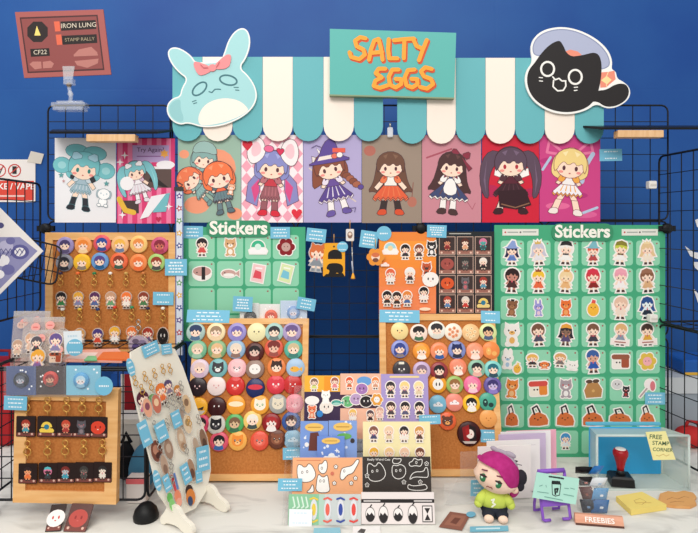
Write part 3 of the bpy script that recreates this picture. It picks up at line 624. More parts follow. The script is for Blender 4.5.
def pB(m, w, h, X, Z):
    for i in range(6): m.flat(rect(X(i/6+.02), 0, X(i/6+.1), h), 'EE7FA6')
    m.flat(rect(X(.27), Z(.72), X(.9), Z(.92)), 'B89CCB'); m.text('Try Again?', X(.58), Z(.865), h*.075, '4A2450'); m.lines([(X(.35), Z(.79)), (X(.75), Z(.79))], h*.012, '8A5A90')
    m.flat(rect(X(.46), Z(.42), X(.94), Z(.66)), '5E4A46'); m.flat(rect(X(.46), Z(.64), X(.94), Z(.67)), 'F0E8EA'); m.flat([(X(.6), Z(.58)), (X(.9), Z(.42)), (X(.78), Z(.43)), (X(.55), Z(.5))], '2A2424')
    m.flat(ell(X(.84), Z(.69), w*.16, h*.05), 'F4EEF2'); m.flat(star(X(.82), Z(.82), w*.08, .6, 6), 'F0A850')
    m.flat(rect(X(.08), Z(.12), X(.38), Z(.27)), '4A3A38'); m.art([(p, c, s) for p, c, s in stroke_art([(-.5, .2), (-.2, -.35), (.2, -.45)], .25, 'E8B840')], X(.22), Z(.24), w*.36)
    m.art(bigfig('7CC0C8', '9AD4D8', 'F4EEF2', 'E8E4EA', 'D8B8C8', 'F4EEF2', 'E8DCE4', style='twin', acc='topbow', ac='F4EEF2', hs=1.15), X(.36), Z(.5), h*.36, -14, line=LN, lw=.012)
    m.flat([(X(.62), Z(.13)), (X(.85), Z(.14)), (X(.92), Z(.36)), (X(.78), Z(.34))], '74BCC4'); m.flat([(X(.4), Z(.05)), (X(.55), Z(.08)), (X(.85), Z(.35)), (X(.6), Z(.32))], 'F2EEF2'); m.flat(ell(X(.18), Z(.47), w*.12), 'F6F2F4')
    for x, z in ((.14, .8), (.06, .72), (.9, .2), (.1, .1)): m.flat(star(X(x), Z(z), w*.07, .3, 4), 'FBEFF4')
    m.flat(heart(X(.72), Z(.05), w*.05), 'C02850')
def stroke_art(p, w, c): return [(x, c, False) for x in stroke(p, w)]
poster(117, 138.5, 175, 223.5, 'DC3C74', pB, 'pink striped comic print headed Try Again, second from the left')
def pC(m, w, h, X, Z):
    for p in (ell(X(.62), Z(.62), w*.3, h*.22), ell(X(.3), Z(.2), w*.2, h*.1), ell(X(.9), Z(.1), w*.12, h*.07), ell(X(.1), Z(.78), w*.08, h*.05), ell(X(.16), Z(.55), w*.14, h*.08)): m.flat(p, 'F09A78')
    m.art(bigfig('86AAA6', '9ABAB4', '8CB0AE', '7CA09E', '9ABAB4', '6E9290', '6E9290', 'up', 'bob', 'cap', '9ABAB4', hs=1.3, hem=-.3, flare=.3), X(.4), Z(.62), h*.36, 6, line=LN, lw=.014)
    m.art(bigfig('EE7A52', 'F49A70', '86AAA8', '86AAA8', '9ABAB4', '7CA09E', '6E9290', 'up', 'bob', hs=1.3, hem=-.3, flare=.3, ac='EE6A44'), X(.3), Z(.42), h*.36, -50, line=LN, lw=.014)
    m.art(bigfig('F07848', 'F49A70', 'EC6A44', '6A8288', '5A7078', '6A8288', '5A7078', 'up', 'bob', hs=1.35, hem=-.32, flare=.26, ac='F0F0EC'), X(.68), Z(.4), h*.42, -12, line=LN, lw=.014); m.art(critter('cat', 'F4B898', 'FBE8DC'), X(.85), Z(.38), h*.1, 10, line=LN, lw=.03)
poster(178, 135, 241, 222.5, '9AB7A5', pC, 'sage green print of three orange-haired friends with orange blots')
def pD(m, w, h, X, Z):
    for i in range(6):
        for j in range(7): cx, cz, a, b_ = X((i+.5)/6), Z((j+.5)/7), w/12, h/14; m.k = 0; m.flat([(cx-a, cz), (cx, cz-b_), (cx+a, cz), (cx, cz+b_)], 'F0A4B6')
    for sg in (-1, 1):
        m.art([([(.3*sg, .2), (.55*sg, -.1), (.6*sg, -.5), (.35*sg, -.62), (.28*sg, -.2)], '8C88C0', True), ([(.3*sg, .0), (.48*sg, -.2), (.4*sg, -.55), (.3*sg, -.3)], 'DA4C86', False)], X(.5), Z(.5), h*.5, 0, line=LN, lw=.012)
    m.art(bigfig('8A8CC6', 'A8AADC', 'C83A48', '9A5A62', 'B87078', '9A5A62', 'D8283C', 'up', 'bob', 'bunny', hs=1.1, ac='C82840', legs=.08, flare=.2, hem=-.34), X(.48), Z(.47), h*.55, 4, line=LN, lw=.01)
    m.flat(heart(X(.1), Z(.88), w*.09), 'D2283C'); m.flat(heart(X(.9), Z(.1), w*.09), 'E02C40')
poster(241.5, 135, 303, 222.5, 'FBE9EC', pD, 'pink harlequin print of a rabbit-eared figure with red hearts')
def pE(m, w, h, X, Z):
    m.lines([(X(.1), Z(.62)), (X(.9), Z(.24))], h*.016, 'D8C4BC')
    m.art([([(-.5, .5), (-.2, .2), (-.34, .15)], 'F8F2F0', True), ([(-.6, .3), (-.4, .25), (-.45, .05), (-.58, .1)], 'E8DCD8', True)], X(.6), Z(.6), h*.5, line=LN, lw=.012)
    m.art(bigfig('8A4C38', 'A8624A', '6A4E98', '5C468E', 'E8DCEC', 'F4ECEA', '6A55A0', 'up', 'braid', 'hat', '5E4894', hs=1.1, legs=.12), X(.5), Z(.47), h*.54, -12, line=LN, lw=.01)
    m.flat(rect(X(.5), Z(.8), X(.72), Z(.85)), 'E8604C')
    m.lines([(X(.14), Z(.85)), (X(.22), Z(.88)), (X(.3), Z(.86))], h*.008, '6A5A8A'); m.lines([(X(.74), Z(.16)), (X(.9), Z(.17)), (X(.88), Z(.12))], h*.008, '6A5A8A')
poster(303.5, 135, 361.5, 222.5, 'B3A7D0', pE, 'lavender print of a purple-hatted witch on a broom')
def pF(m, w, h, X, Z):
    m.flat(ell(X(.13), Z(.82), w*.1, h*.06), 'B46A5C'); m.flat(ell(X(.84), Z(.24), w*.08, h*.06), 'B8705E'); m.lines([(X(.84), Z(.3)), (X(.86), Z(.46))], h*.01, '8E5A4C')
    m.art(bigfig('6E4A3A', '85604C', 'F3ECE4', 'E2603C', 'E8784C', '3A2C2A', 'D8502E', 'out', 'long', None, 'E2502E', hs=1.0, legs=.13), X(.48), Z(.48), h*.54, 0, line=LN, lw=.01)
poster(362, 135, 421.5, 223, '9B8879', pF, 'taupe print of a brown-haired figure in an orange skirt')
def pG(m, w, h, X, Z):
    m.lines([(X(.08), Z(.74)), (X(.5), Z(.84))], h*.02, 'A85060'); m.lines([(X(.7), Z(.3)), (X(.85), Z(.15)), (X(.9), Z(.22))], h*.008, 'B06070')
    m.art(bigfig('4C2E2E', '64403E', '47507A', '3F4870', 'F6F0EC', 'F6EEEA', '4A3030', 'up', 'long', 'bow', '8A2E42', hs=1.0, legs=.07, flare=.4), X(.48), Z(.48), h*.54, 6, line=LN, lw=.01)
    m.flat(sm([(X(.42), Z(.5)), (X(.54), Z(.5)), (X(.6), Z(.34)), (X(.47), Z(.3)), (X(.34), Z(.36))], 1), 'F6F0EC')
poster(422, 135, 481, 222.5, 'CB8793', pG, 'dusty pink print of a figure in navy dress with dark red bow')
def pH(m, w, h, X, Z):
    m.flat(ell(X(.15), Z(.36), w*.16, h*.07), 'B82050'); m.flat(ell(X(.85), Z(.34), w*.14, h*.05), 'B82050')
    m.art([([(-.1, .1), (-.34, .18), (-.36, .04), (-.2, -.02)], 'FBF2EE', True), ([(.1, .1), (.34, .18), (.36, .04), (.2, -.02)], 'FBF2EE', True)], X(.52), Z(.52), h*.55, line='8A5A60', lw=.01); m.art(bigfig('5C4658', '786078', '5A2030', '3E1E28', '54303A', 'F4DCCC', '3A1A22', 'up', 'twin', hs=1.1, ac='F2E6E2', legs=.2, flare=.34, hem=-.3, eye='B02838'), X(.5), Z(.5), h*.56, 0, line='3A1822', lw=.01)
    m.flat([(X(.28), Z(.36)), (X(.76), Z(.38)), (X(.86), Z(.2)), (X(.6), Z(.15)), (X(.3), Z(.18))], '34161F'); m.lines([(X(.34), Z(.21)), (X(.58), Z(.17)), (X(.82), Z(.22))], h*.014, '8A6048')
poster(482, 135, 539, 222.5, 'D01E38', pH, 'red print of a purple pigtailed figure in a dark skirt')
def pI(m, w, h, X, Z):
    for a, b_, c in ((.3, .18, 'E66A9C'), (.6, .3, 'B83078'), (.75, .08, 'DE6098'), (.2, .7, 'B83078')): m.flat(ell(X(a), Z(b_), w*.2, h*.04), c)
    for sg in (-1, 1): m.lines([(X(.5+sg*.15), Z(.82)), (X(.5+sg*.34), Z(.93)), (X(.5+sg*.38), Z(.8)), (X(.5+sg*.2), Z(.78))], h*.03, 'E87AA4')
    m.lines([(X(.88), Z(.78)), (X(.74), Z(.62)), (X(.7), Z(.46)), (X(.5), Z(.38))], h*.05, 'B4C4DE'); m.lines([(X(.05), Z(.6)), (X(.18), Z(.74))], h*.03, 'B4C4DE'); m.lines([(X(.72), Z(.1)), (X(.95), Z(.16))], h*.03, 'B4C4DE')
    m.art(bigfig('F2D48A', 'FBE6B0', 'F6EEEC', 'F4EEF2', 'F0A848', SK, 'F3E4DE', 'up', 'bob', hs=1.15, ac='F0A848', legs=.2, flare=.3, hem=-.28), X(.48), Z(.48), h*.56, 6, line='8A3A4E', lw=.01)
poster(539.5, 135, 600, 221.5, 'CD4284', pI, 'magenta print of a blond figure with ribbons, rightmost print')
# ------------------------------------------------------------ sticker boards
def grid_board(pl, x0, y0, x1, y1, cols, rows, title, label):
    a = pl.hit(x0, y1); b_ = pl.hit(x1, y0); e = empty('sticker_board', pl.frame(Vector(((a.x+b_.x)/2, pl.O.y, a.z))), label, 'sticker board', 'green sticker boards')
    w = b_.x-a.x; h = b_.z-a.z; m = MB(); m.prism(rect(-w/2, 0, w/2, h), -.004, 0, mat('45A87C', .45)); m.y = -.004
    org = ((x0+x1)/2, y1)
    for r0, r1 in rows:
        for c0, c1 in cols:
            p = pl.loc([(c0, r1), (c1, r0)], org); m.k = 0; m.flat(rrect(p[0][0], p[0][1], p[1][0], p[1][1], .009), '93D4B2')
    m.k = 1
    for r0, r1 in rows[:-1]:
        for c0, c1_ in cols: p = pl.loc([(c1_-3, r0+3)], org)[0]; m.k = 1; m.flat(ell(p[0], p[1], .0026, .0026, 8), 'A85A58')
    m.build('panel', e); m = MB()
    t0, t1, ty0, ty1 = title; p = pl.loc([(t0, ty1), (t1, ty0)], org); cx, cz = (p[0][0]+p[1][0])/2, (p[0][1]+p[1][1])/2; hh = p[1][1]-p[0][1]; ww = p[1][0]-p[0][0]
    m.prism(rrect(-ww/2, -hh/2, ww/2, hh/2, hh*.42), -.0075, -.004, mat('3B8F68', .45)); m.y = -.0075
    vs, _ = text_mesh('Stickers', .03); tw = max(v[0] for v in vs)-min(v[0] for v in vs)
    m.text('Stickers', 0, hh*.02, ww*.9/tw, 'F6F3E8', .03)
    m.build('title', e, Matrix.Translation((cx, 0, cz))); return e, org
SB = V(-.004); SF = V(-.008)
cols = [(189, 215), (217.4, 243.4), (245.4, 271), (273, 299)]; rows = [(235, 259), (261, 286), (288, 313), (315, 339)]
grid_board(SB, 182, 227, 305.5, 341, cols, rows, (207, 271, 220.5, 237), 'small green sticker board with pale square pockets, left of centre')
small = [(critter('blob', SK, 'F49A92'), 'black-haired face on red', 'face'), (0, 0, 0)]
LS = [[(figure('2E2226', 'D8504C', 'D8504C'), 'black-haired figure in red'), (critter('cat', 'D9A878', 'FBF0E4'), 'tan cat'), (critter('scene', '3FB68A', 'F8F4F4', 'D8F0E4'), 'green dome on cloud'), (critter('flower', '8A1420', 'C8A098', '3A1418'), 'dark red rose')],
      [(critter('sushi', 'C99A92', 'F8F0EA', '2A2426'), 'wrapped fish roll'), (critter('fish', 'CDA39A', 'F8F0EA'), 'long pale pink fish'), (critter('print', 'F4C8C8', 'E0505C', 'FBF0F0'), 'pink comic page'), (critter('print', 'DDE8B0', '7CC4D8', 'F8F8EC'), 'green and blue comic page')]]
for r in range(2):
    for c in range(4):
        L, t = LS[r][c]; x = (cols[c][0]+cols[c][1])/2; y = (rows[r][0]+rows[r][1])/2
        sticker(SF, x, y, 18, L, '%s sticker, %s in the %s row of the small sticker board' % (t, ORD[c], ORD[r]), 'stickers on the small board', [0, 0, 0, 0, 0, 0, 6, 10][r*4+c])
cols = [(500.3, 523.6), (526.6, 550), (554, 577.6), (581, 605), (609, 632.2), (635.4, 659)]
rows = [(240.5, 265.3), (268.3, 292), (296, 319.5), (322.5, 346.5), (349.6, 373), (376.4, 400.4), (403.8, 427), (430, 453)]
e, org = grid_board(SB, 494, 225, 664.5, 458.5, cols, rows, (551, 612, 223.5, 241), 'large green sticker board with rows of pale square pockets, at right')
for (a, b_, lb) in ((502, 538, 'left'), (621, 657, 'right')):
    p = SB.loc([(a, 235.5), (b_, 229)], org); m = MB(); w, h = p[1][0]-p[0][0], p[1][1]-p[0][1]; m.prism(rect(-w/2, -h/2, w/2, h/2), -.0045, -.004, mat('E4E4DA', .5)); m.y = -.0045
    m.flat(ell(-w*.42, 0, h*.14), 'C84848'); m.flat(rect(-w*.36, -h*.08, -w*.06, h*.08), '9AA09A'); m.flat(ell(0, 0, h*.14), '605858'); m.flat(rect(w*.06, -h*.02, w*.44, h*.14), '9AA09A')
    m.build('legend_strip', e, Matrix.Translation(((p[0][0]+p[1][0])/2, 0, (p[0][1]+p[1][1])/2)))
f = figure
RS = [[(f('26224A', '7C96D0', '5E7CC0', style='long', acc='hat', ac='8CA0D4'), 'navy-haired figure in blue'), (f('C8C4D4', 'F0ECE8', 'E6E2E6', style='long', acc='crown', ac='D8B05C'), 'silver-haired crowned figure'), (f('F2EAE4', '4A4448', 'F4F0EC', acc='cap', ac='2C2628'), 'white-haired figure in black cap'), (f('D8583C', '9C4A48', 'B84848', style='short', acc='hat', ac='7CB8C4'), 'red-haired figure in teal hat'), (f('C8CC48', '6A3428', 'F4F0EC', style='short', acc='cap', ac='8A8030', boots='2A2426'), 'lime-haired figure'), (f('E6C494', 'F2ECE6', 'F4E4D0', style='long', acc='crown', ac='F2D8A8'), 'pale blond veiled figure')],
      [(f('2E1A1C', '3A2224', '4A2A2A', 'C88878', style='bob'), 'dark brown figure'), (f('F2C238', 'E8603C', 'E86840', style='short', acc='crown', ac='9A5030'), 'yellow-haired figure in orange'), (f('F0D2A0', 'E0A870', 'E8B47C', 'F8DDB8', acc='crown', ac='E0A058'), 'cream-haired figure'), (f('D23A44', 'D85048', '8A2420', style='bob', acc='cap', ac='D8344A'), 'red figure in wide red hat'), (f('EC9EB0', 'F6F0EE', 'F6F0EE', style='short', acc='cap', ac='F0A4B4'), 'pink-haired figure'), (f('8A5A40', 'E0B488', 'DCAE80', acc='cap', ac='9A6A52', boots='2A2220'), 'brown-capped figure in tan')],
      [(critter('bear', '8A5A3E', 'A87450')+[(rect(-.14, .54, .14, .7), '2A2224', True)], 'brown bear in small hat'), (critter('rabbit', '9A94D4', 'E8C8D8'), 'lavender rabbit'), (critter('fox', 'E87030', 'F0A060'), 'orange fox'), (critter('chick', 'F4B83C', 'E0524A'), 'yellow chick in red cap'), (f('E8C0A8', 'F2DCCC', 'F2DCCC', style='bob', acc='wings'), 'pale peach outlined figure'), (f('2A4E8C', 'E0EAF0', '1E2A3C', 'E8F0F2', style='long', boots='1C222C'), 'blue-haired figure in black')],
      [(critter('cat', 'F2ECE6', 'E8B060', '2A2224'), 'white calico cat'), (f('7A5240', '6A6478', '4E4C62', style='bob'), 'brown bobbed figure in grey'), (f('2E2630', '5A4A72', '5A4A72', '8A6A58', style='long', acc='cap', ac='E8A040'), 'dark-haired figure in orange hat'), (f('7C5440', '8A4A50', '3E3A48', style='short'), 'brown-haired figure in maroon'), (f('E0B078', '8A98AA', '8A98AA', style='short', acc='banner'), 'blond figure above a banner'), (f('46322C', 'E0A83C', 'E0A83C', style='short', acc='banner'), 'dark-haired figure above a banner')],
      [(pair(critter('rabbit', 'F6F2EE', 'A8C4DC'), critter('chick', 'F2B848', 'F0D070')), 'white rabbit and yellow chick'), (pair(f('ECB65C', 'F4F0EC', '3A3438'), critter('dog', 'EC7C3C', 'F4C8A0')), 'blond figure and orange dog'), (pair(f('DCA468', '8A807C', '7A706C'), critter('cat', 'F4EEE8', 'F4EEE8')), 'tan-haired figure and white cat'), (f('3C5EA0', '3C68B8', '2E58AC', 'E0A890', style='short'), 'round blue-clad figure'), (critter('bread', 'A8523A', 'F2EAE2', '9A5A44'), 'brown and white loaf'), (critter('flower', 'E2BC4C', 'F2AEB4'), 'yellow flower with pink middle')],
      [(critter('cat', 'E8883C', 'F2C088'), 'orange cat under red lettering'), (critter('bread', 'E88A38', 'F4ECDC', 'D85048'), 'orange pie with red bow'), (critter('cat', 'A89AA0', 'F2ECEA', 'C83A44'), 'grey cat with red patches'), (critter('pouch', 'B8844E', 'D8A868', '5A4436'), 'brown tied pouch'), (pair(critter('blob', 'D8D4D4', '8A8486'), critter('cat', '2A282C', 'A83A3A', 'F4F0F0')), 'grey face and black cat'), (critter('wand', 'F4E8E8', 'D87880', 'B8A0A0'), 'pink and white wand')]]
RS.append([(critter('loaf', 'D9743E', 'F4E0D0', '2A2628'), t) for t in ('orange dog curled tall', 'orange dog lying flat', 'orange dog leaning left', 'orange dog smiling', 'orange dog spread wide', 'orange dog sitting')])
for r in range(7):
    for c in range(6):
        L, t = RS[r][c]; x = (cols[c][0]+cols[c][1])/2; y = (rows[r][0]+rows[r][1])/2
        isf = len(L) > 18; L = list(L)
        if r == 6: k_ = [(.85, 1.2), (1.05, .95), (1, 1), (1.05, .9), (1.25, .7), (.85, 1.05)][c]; L = [([(a*k_[0], b_*k_[1]) for a, b_ in p], cc, s) for p, cc, s in L]
        sz = [24, 24, 22.5, 22, 23, 19, 21][r]
        if r == 2 and c < 4: sz = 17
        if r in (4, 5) and c > 2 and not (r == 4 and c == 3): sz = 18
        sticker(SF, x, y-(0 if r != 0 else .5), sz, L, '%s sticker, %s in %s row of the large sticker board' % (t, ORD[c], ORD[r]), 'stickers on the large board', [0, -4, 3, 0, 5, -3][(c+r*2) % 6], 'F6F0EA', .06)
sticker(SF, 565.5, 441, 16, f('4A94CC', 'E4E8EC', 'E4E8EC', style='bob'), 'blue-haired figure sticker, lowest on the large board beside the envelopes', 'stickers on the large board')
sticker(SF, 538, 443, 16, critter('blob', 'E89A80', 'F6E0D8'), 'salmon sticker mostly hidden behind the pink envelopes', 'stickers on the large board')
# small red or dark dots printed by each pocket
# ------------------------------------------------------------ cork boards
def cork_board(pl, x0, y0, x1, y1, fr, label, thick=.014, rot=0, hide=0):
    a = pl.hit(x0, y1); b_ = pl.hit(x1, y1); t = pl.hit((x0+x1)/2, y0); o = (a+b_)/2; w = (b_-a).length; h = (t-o).dot(pl.v)+hide; o = o-pl.v*hide
    e = empty('cork_board', pl.frame(o), label, 'cork board', 'framed cork boards'); f_ = fr*pl.mpp((x0+x1)/2, (y0+y1)/2)
    MB().box(-w/2+f_*.8, w/2-f_*.8, 0, thick-.004, f_*.8, h-f_*.8, CORK).build('cork', e)
    m = MB()
    for p in ([(-w/2, 0), (w/2, 0), (w/2-f_, f_), (-w/2+f_, f_)], [(-w/2, h), (w/2, h), (w/2-f_, h-f_), (-w/2+f_, h-f_)], [(-w/2, 0), (-w/2+f_, f_), (-w/2+f_, h-f_), (-w/2, h)], [(w/2, 0), (w/2-f_, f_), (w/2-f_, h-f_), (w/2, h)]): m.prism(p, -.005, thick, WOOD)
    m.build('frame', e); return e
CA = V(-.024); cork_board(CA, 46, 232.5, 176.5, 357, 7.5, 'wood-framed corkboard of badges and charms at upper left', .018)
CD = lean(-.165, TZ+.006, -.055, TZ+.42); cork_board(CD, 183.5, 318.5, 306, 480.5, 6, 'tall wood-framed corkboard full of round badges, left of centre')
CE = lean(-.135, TZ+.004, -.04, TZ+.42); cork_board(CE, 381, 314, 503.5, 476, 6.5, 'tall wood-framed corkboard full of round badges, right of centre')
B = 'badge'
def row(pl, board, group, r, xs, ys, rp, specs, lab):
    for i, (bg, L, t) in enumerate(specs):
        badge(pl, xs[i], ys[i] if isinstance(ys, (list, tuple)) else ys, rp, bg, L, '%s badge, %s in %s row of %s' % (t, ORD[i], r, board), group)
c1 = lambda xs, s, o: [o+x/s for x in xs]
bA = 'the upper left corkboard'; g = 'badges on the upper left corkboard'
row(CA, bA, g, 'top', c1([137, 206, 277, 345, 416, 496], 3.806, 30), c1([78, 78, 70, 75, 73, 78], 3.806, 225), 8.9,
    [('9A8CBC', face('4A3E6A', '5A5074'), 'purple round'), ('F0A060', face('EE8838', 'F4D0A0'), 'orange round'), ('E25A62', face('2E4E9A', '3A4A8A'), 'red round blue-haired'), ('F4BC84', face('F2B850', '6A7A9A'), 'peach round blond'), ('F5C878', face('EE9048', 'F0B070'), 'cream round orange-haired'), ('D0587C', face('8A2A3C', 'A83A50', 'C86A58'), 'magenta round maroon-haired')], 0)
row(CA, bA, g, 'second', c1([134, 201, 269, 341, 415, 484], 3.806, 30), c1([143, 142, 138, 138, 143, 142], 3.806, 225), 8.9,
    [('8C8C98', face('2A2A34', '2A2A34'), 'grey round black-haired'), ('F4BC2C', face('F0BC40', '8A7A6A'), 'yellow round blond'), ('6C9CD0', face('5A4688', '1E5A8A'), 'light blue round purple-haired'), ('EC6C44', face('8A3A28', '3A5A48'), 'orange-red round'), ('EE8C50', face('EC7438', 'E86830'), 'deep orange round'), ('A8CC74', face('9A3E28', '4A4A4A'), 'green round red-haired')], 0)
s, ox, oy = 2.964, 180, 305; bD = 'the left badge corkboard'; g = 'badges on the left badge corkboard'
R = lambda xs: c1(xs, s, ox); YY = lambda y: oy+y/s
row(CD, bD, g, 'top', R([48, 108, 170, 228, 280, 332]), YY(81), 9.5, [('A9C4BC', face('2C3E62', '4A6A8A', style='hat'), 'grey-green round'), ('F3DDAE', face('A08468', 'E8C8A0'), 'cream round brown-haired'), ('9C90CC', face('6E60AC', '8A80C0'), 'violet round'), ('EDE2B0', beast('plain', 'C8B880'), 'pale yellow round'), ('A4C8BE', face('2E2A30', '6A7A78'), 'mint round black-haired'), ('AE9CC4', face('6A5488', '8A78A0', style='hat'), 'mauve round')], 0)
row(CD, bD, g, 'second', R([53, 111, 167, 222, 279, 337]), [YY(y) for y in (133, 132, 132, 139, 128, 132)], 9.5, [('74B48E', face('DCC8A8', '9AC0A4'), 'green round beige-haired'), ('82AC7A', face('E4B888', 'C8A878'), 'leaf green round'), ('90B0CC', face('E8D4C0', '8A6A60'), 'grey-blue round'), ('521C18', face('1E1618', '6A2A24', 'E0C0B0'), 'dark maroon round'), ('DE5E48', face('7A2A26', '9A4A40', 'E8B8A0', 'hat'), 'red-orange round'), ('58B09A', face('CDB890', '3A7A70'), 'teal round beige-haired')], 0)
row(CD, bD, g, 'third', R([60, 114, 170, 223, 287, 343]), [YY(y) for y in (189, 187, 187, 190, 185, 186)], 9.5, [('DDC6D4', face('E8C8C0', 'C8A8C0'), 'pale pink-lavender round'), ('78B4B6', beast('cat', '3E3A40', 'F4EEEC', 'A0C8B8'), 'teal round cat'), ('F1B4B8', beast('cat', 'F3C4C6', 'FBE8E8'), 'pink round cat'), ('97796C', beast('plain', '4A3A38')+[(ell(0, 0, .62, .54), 'F2ECE6', False), (ell(-.2, 0, .06), '3A2A2A', False), (ell(.22, 0, .06), '3A2A2A', False)], 'taupe round white-faced'), ('E88246', face('3C2420', 'D86A34', style='cat'), 'orange round dark-haired'), ('A4C0DC', beast('fish', 'F0B040'), 'light blue round with yellow fish')], 0)
row(CD, bD, g, 'fourth', R([53, 109, 165, 224, 285, 335]), [YY(y) for y in (242, 240, 240, 246, 236, 236)], 9.5, [('2A1C22', beast('plain', 'F0C8C8', c3='F0C4C4'), 'black round pale-eyed'), ('F1DCD8', beast('plain', 'D88A8A', c3='D89A9A'), 'white round pink-eyed'), ('D2322E', beast('cat', 'D2322E', 'E86A5A', 'F6F0EE'), 'plain red round'), ('1E2A5E', beast('bands', 'D83848', 'D83848'), 'navy and red round'), ('DC3A48', beast('bear', 'DC3A48', 'EC6A70', 'F6F0EE'), 'crimson round white-eyed'), ('C8302E', beast('plain', 'F4ECEA', c3='F4ECEA'), 'red round white-eyed')], 0)
row(CD, bD, g, 'fifth', R([56, 110, 167, 238, 291, 340]), [YY(y) for y in (303, 301, 296, 296, 293, 292)], 9.5, [('F2AE2C', [(ell(0, -.1, .8, .7, 12, 200, 340), 'C8C0B8', False), ([(-.2, -.2), (.6, .1), (.5, -.3)], '2A2224', False)], 'yellow and grey round'), ('3E1416', beast('plain', '2A0E10', c3='F6F0EE'), 'dark brown round white-eyed'), ('F2A236', beast('bands', 'F6C880', 'FBE4C0'), 'orange round with pale band'), ('F2A638', beast('cat', 'F8ECD8', 'F8ECD8', '5E9A4A'), 'orange-topped round green-eyed'), ('A8A8A4', beast('cat', 'EADCC4', 'EADCC4', '8A8474'), 'grey-topped round'), ('F0909C', beast('cat', 'F0A4AC', 'F6C4C8', 'C84C60'), 'pink round')], 0)
row(CD, bD, g, 'sixth', R([62, 108, 163, 216, 272, 330]), [YY(y) for y in (352, 354, 351, 342, 349, 345)], 9.5, [('E0466A', face('2A2024', 'D83A58'), 'rose round mostly hidden'), ('D4CEC4', beast('cat', '1E1C20', '4A464A', 'F0ECE8'), 'pale grey round black cat'), ('52AC5C', face('7A5A40', '3A6A48', 'D8B890'), 'green round brown-haired'), ('F0C870', face('EDE6DA', '3A4A48'), 'yellow-rimmed white-haired round'), ('8E1C20', face('B02A2C', 'F0E8E4', 'F4E4DC'), 'dark red round'), ('3A5A9C', face('4E2E2A', '1E2A4A'), 'blue round brown-haired')], 0)
row(CD, bD, g, 'lowest', R([117, 172, 237, 288, 335]), [YY(y) for y in (404, 402, 402, 397, 398)], 9.5, [('E0566E', face('1E181C', '3A6AA8'), 'pink round black-haired'), ('F3B054', beast('cat', 'EE8C34', 'F6C080'), 'orange round cat'), ('E2523C', beast('bear', 'E86450', 'F09080'), 'red-orange round bear'), ('6A3828', beast('bear', '8A5038', 'B07858'), 'brown round bear'), ('90B8D0', beast('cloud', 'A8C8DC', 'C8DCE8'), 'pale blue round')], 0)
s, ox, oy = 3.676, 375, 305; bE = 'the right badge corkboard'; g = 'badges on the right badge corkboard'
row(CE, bE, g, 'top', R([90, 160, 226, 287, 351, 414]), [YY(y) for y in (96, 103, 93, 100, 102, 100)], 8.9, [('F7DC98', beast('plain', 'E86A50'), 'cream yellow round'), ('FBE2D2', face('241E1E', '3E6A4A', 'FBE2D2', 'hat'), 'black-haired round'), ('F2EFE4', face('2E2C30', 'D8D4C8', style='hat'), 'white round black-capped'), ('F6EAD8', beast('dots', 'EE9C74'), 'white and peach round'), ('F0C088', beast('dots', 'F8D8A8'), 'tan speckled round'), ('DCE4A0', face('241E20', '4A5A7A', 'E8B890'), 'lime-rimmed black-haired round')], 0)
row(CE, bE, g, 'second', R([91, 170, 235, 300, 366, 425]), [YY(y) for y in (162, 171, 170, 166, 171, 167)], 8.9, [('8E96D4', face('35458E', '8A7A78', style='long'), 'periwinkle round navy-haired'), ('F09434', face('F3B04C', 'F4EEE4'), 'orange round blond'), ('F09066', face('EE8850', '2E5A9A'), 'salmon round with blue collar'), ('8490C8', face('20285A', '28283E', style='cat'), 'slate blue round'), ('F0946E', face('F0A080', 'F4E0D4'), 'salmon round peach-haired'), ('EE8A48', beast('leaf', 'F6D480', c3='F0B060'), 'orange and yellow round')], 0)
row(CE, bE, g, 'third', R([97, 171, 235, 304, 373, 432]), [YY(y) for y in (237, 241, 242, 229, 233, 237)], 8.9, [('423E42', beast('cat', '423E42', '5A5458', 'F2EEE6')+[(rect(-.3, .6, .3, .86), 'F2EEDC', False)], 'charcoal round cat in white hat'), ('CBB2D4', face('8A7088', 'C8A8C8'), 'lavender round'), ('9A3A3E', face('1E1A1C', '4A2024'), 'dark red round black-haired'), ('EF8664', face('F09478', 'F6E8DC'), 'salmon round salmon-haired'), ('8CBCA2', face('26262A', 'E8B0A0'), 'sage round black-haired'), ('84D0C8', face('1E6A78', '2A4A58'), 'aqua round teal-haired')], 0)
row(CE, bE, g, 'fourth', R([230, 292, 357, 431]), [YY(y) for y in (291, 293, 293, 296)], 8.9, [('F0A22E', [(ell(0, 0, .62), 'F6F2EA', False), (ell(-.18, 0, .08, .2), '3A2424', False), (ell(.18, 0, .08, .2), '3A2424', False)], 'orange-rimmed white-faced round'), ('9CBC64', face('9A6A3C', 'C89A68'), 'olive green round'), ('F0709C', face('F08CAC', 'F4C8D4'), 'pink round pink-haired'), ('6A5AA0', face('3A306A', '8A78C0', 'C8B8E0'), 'purple round')], 0)
row(CE, bE, g, 'fifth', R([230, 290, 353, 413]), [YY(y) for y in (364, 357, 362, 355)], 8.9, [('7CB8D2', beast('cloud', 'A8D0E0', 'E8E8EA'), 'sky blue round'), ('F0907E', beast('cloud', 'F0907E', 'FBF0EE'), 'salmon round white cloud'), ('F6BE28', face('1E1A1C', 'F2ECE2', 'F8F2EA'), 'yellow round black-haired'), ('4CA88E', beast('leaf', '8AD0B8', c3='1C3A38'), 'green round with dark leaves')], 0)
row(CE, bE, g, 'lowest', R([265, 415]), [YY(y) for y in (426, 417)], 8.9, [('E86438', beast('bear', '6A3E30', 'F0A860'), 'orange-red round bear'), ('F0A65C', beast('plain', 'C87A38', c3='C87A38'), 'apricot round')], 0)
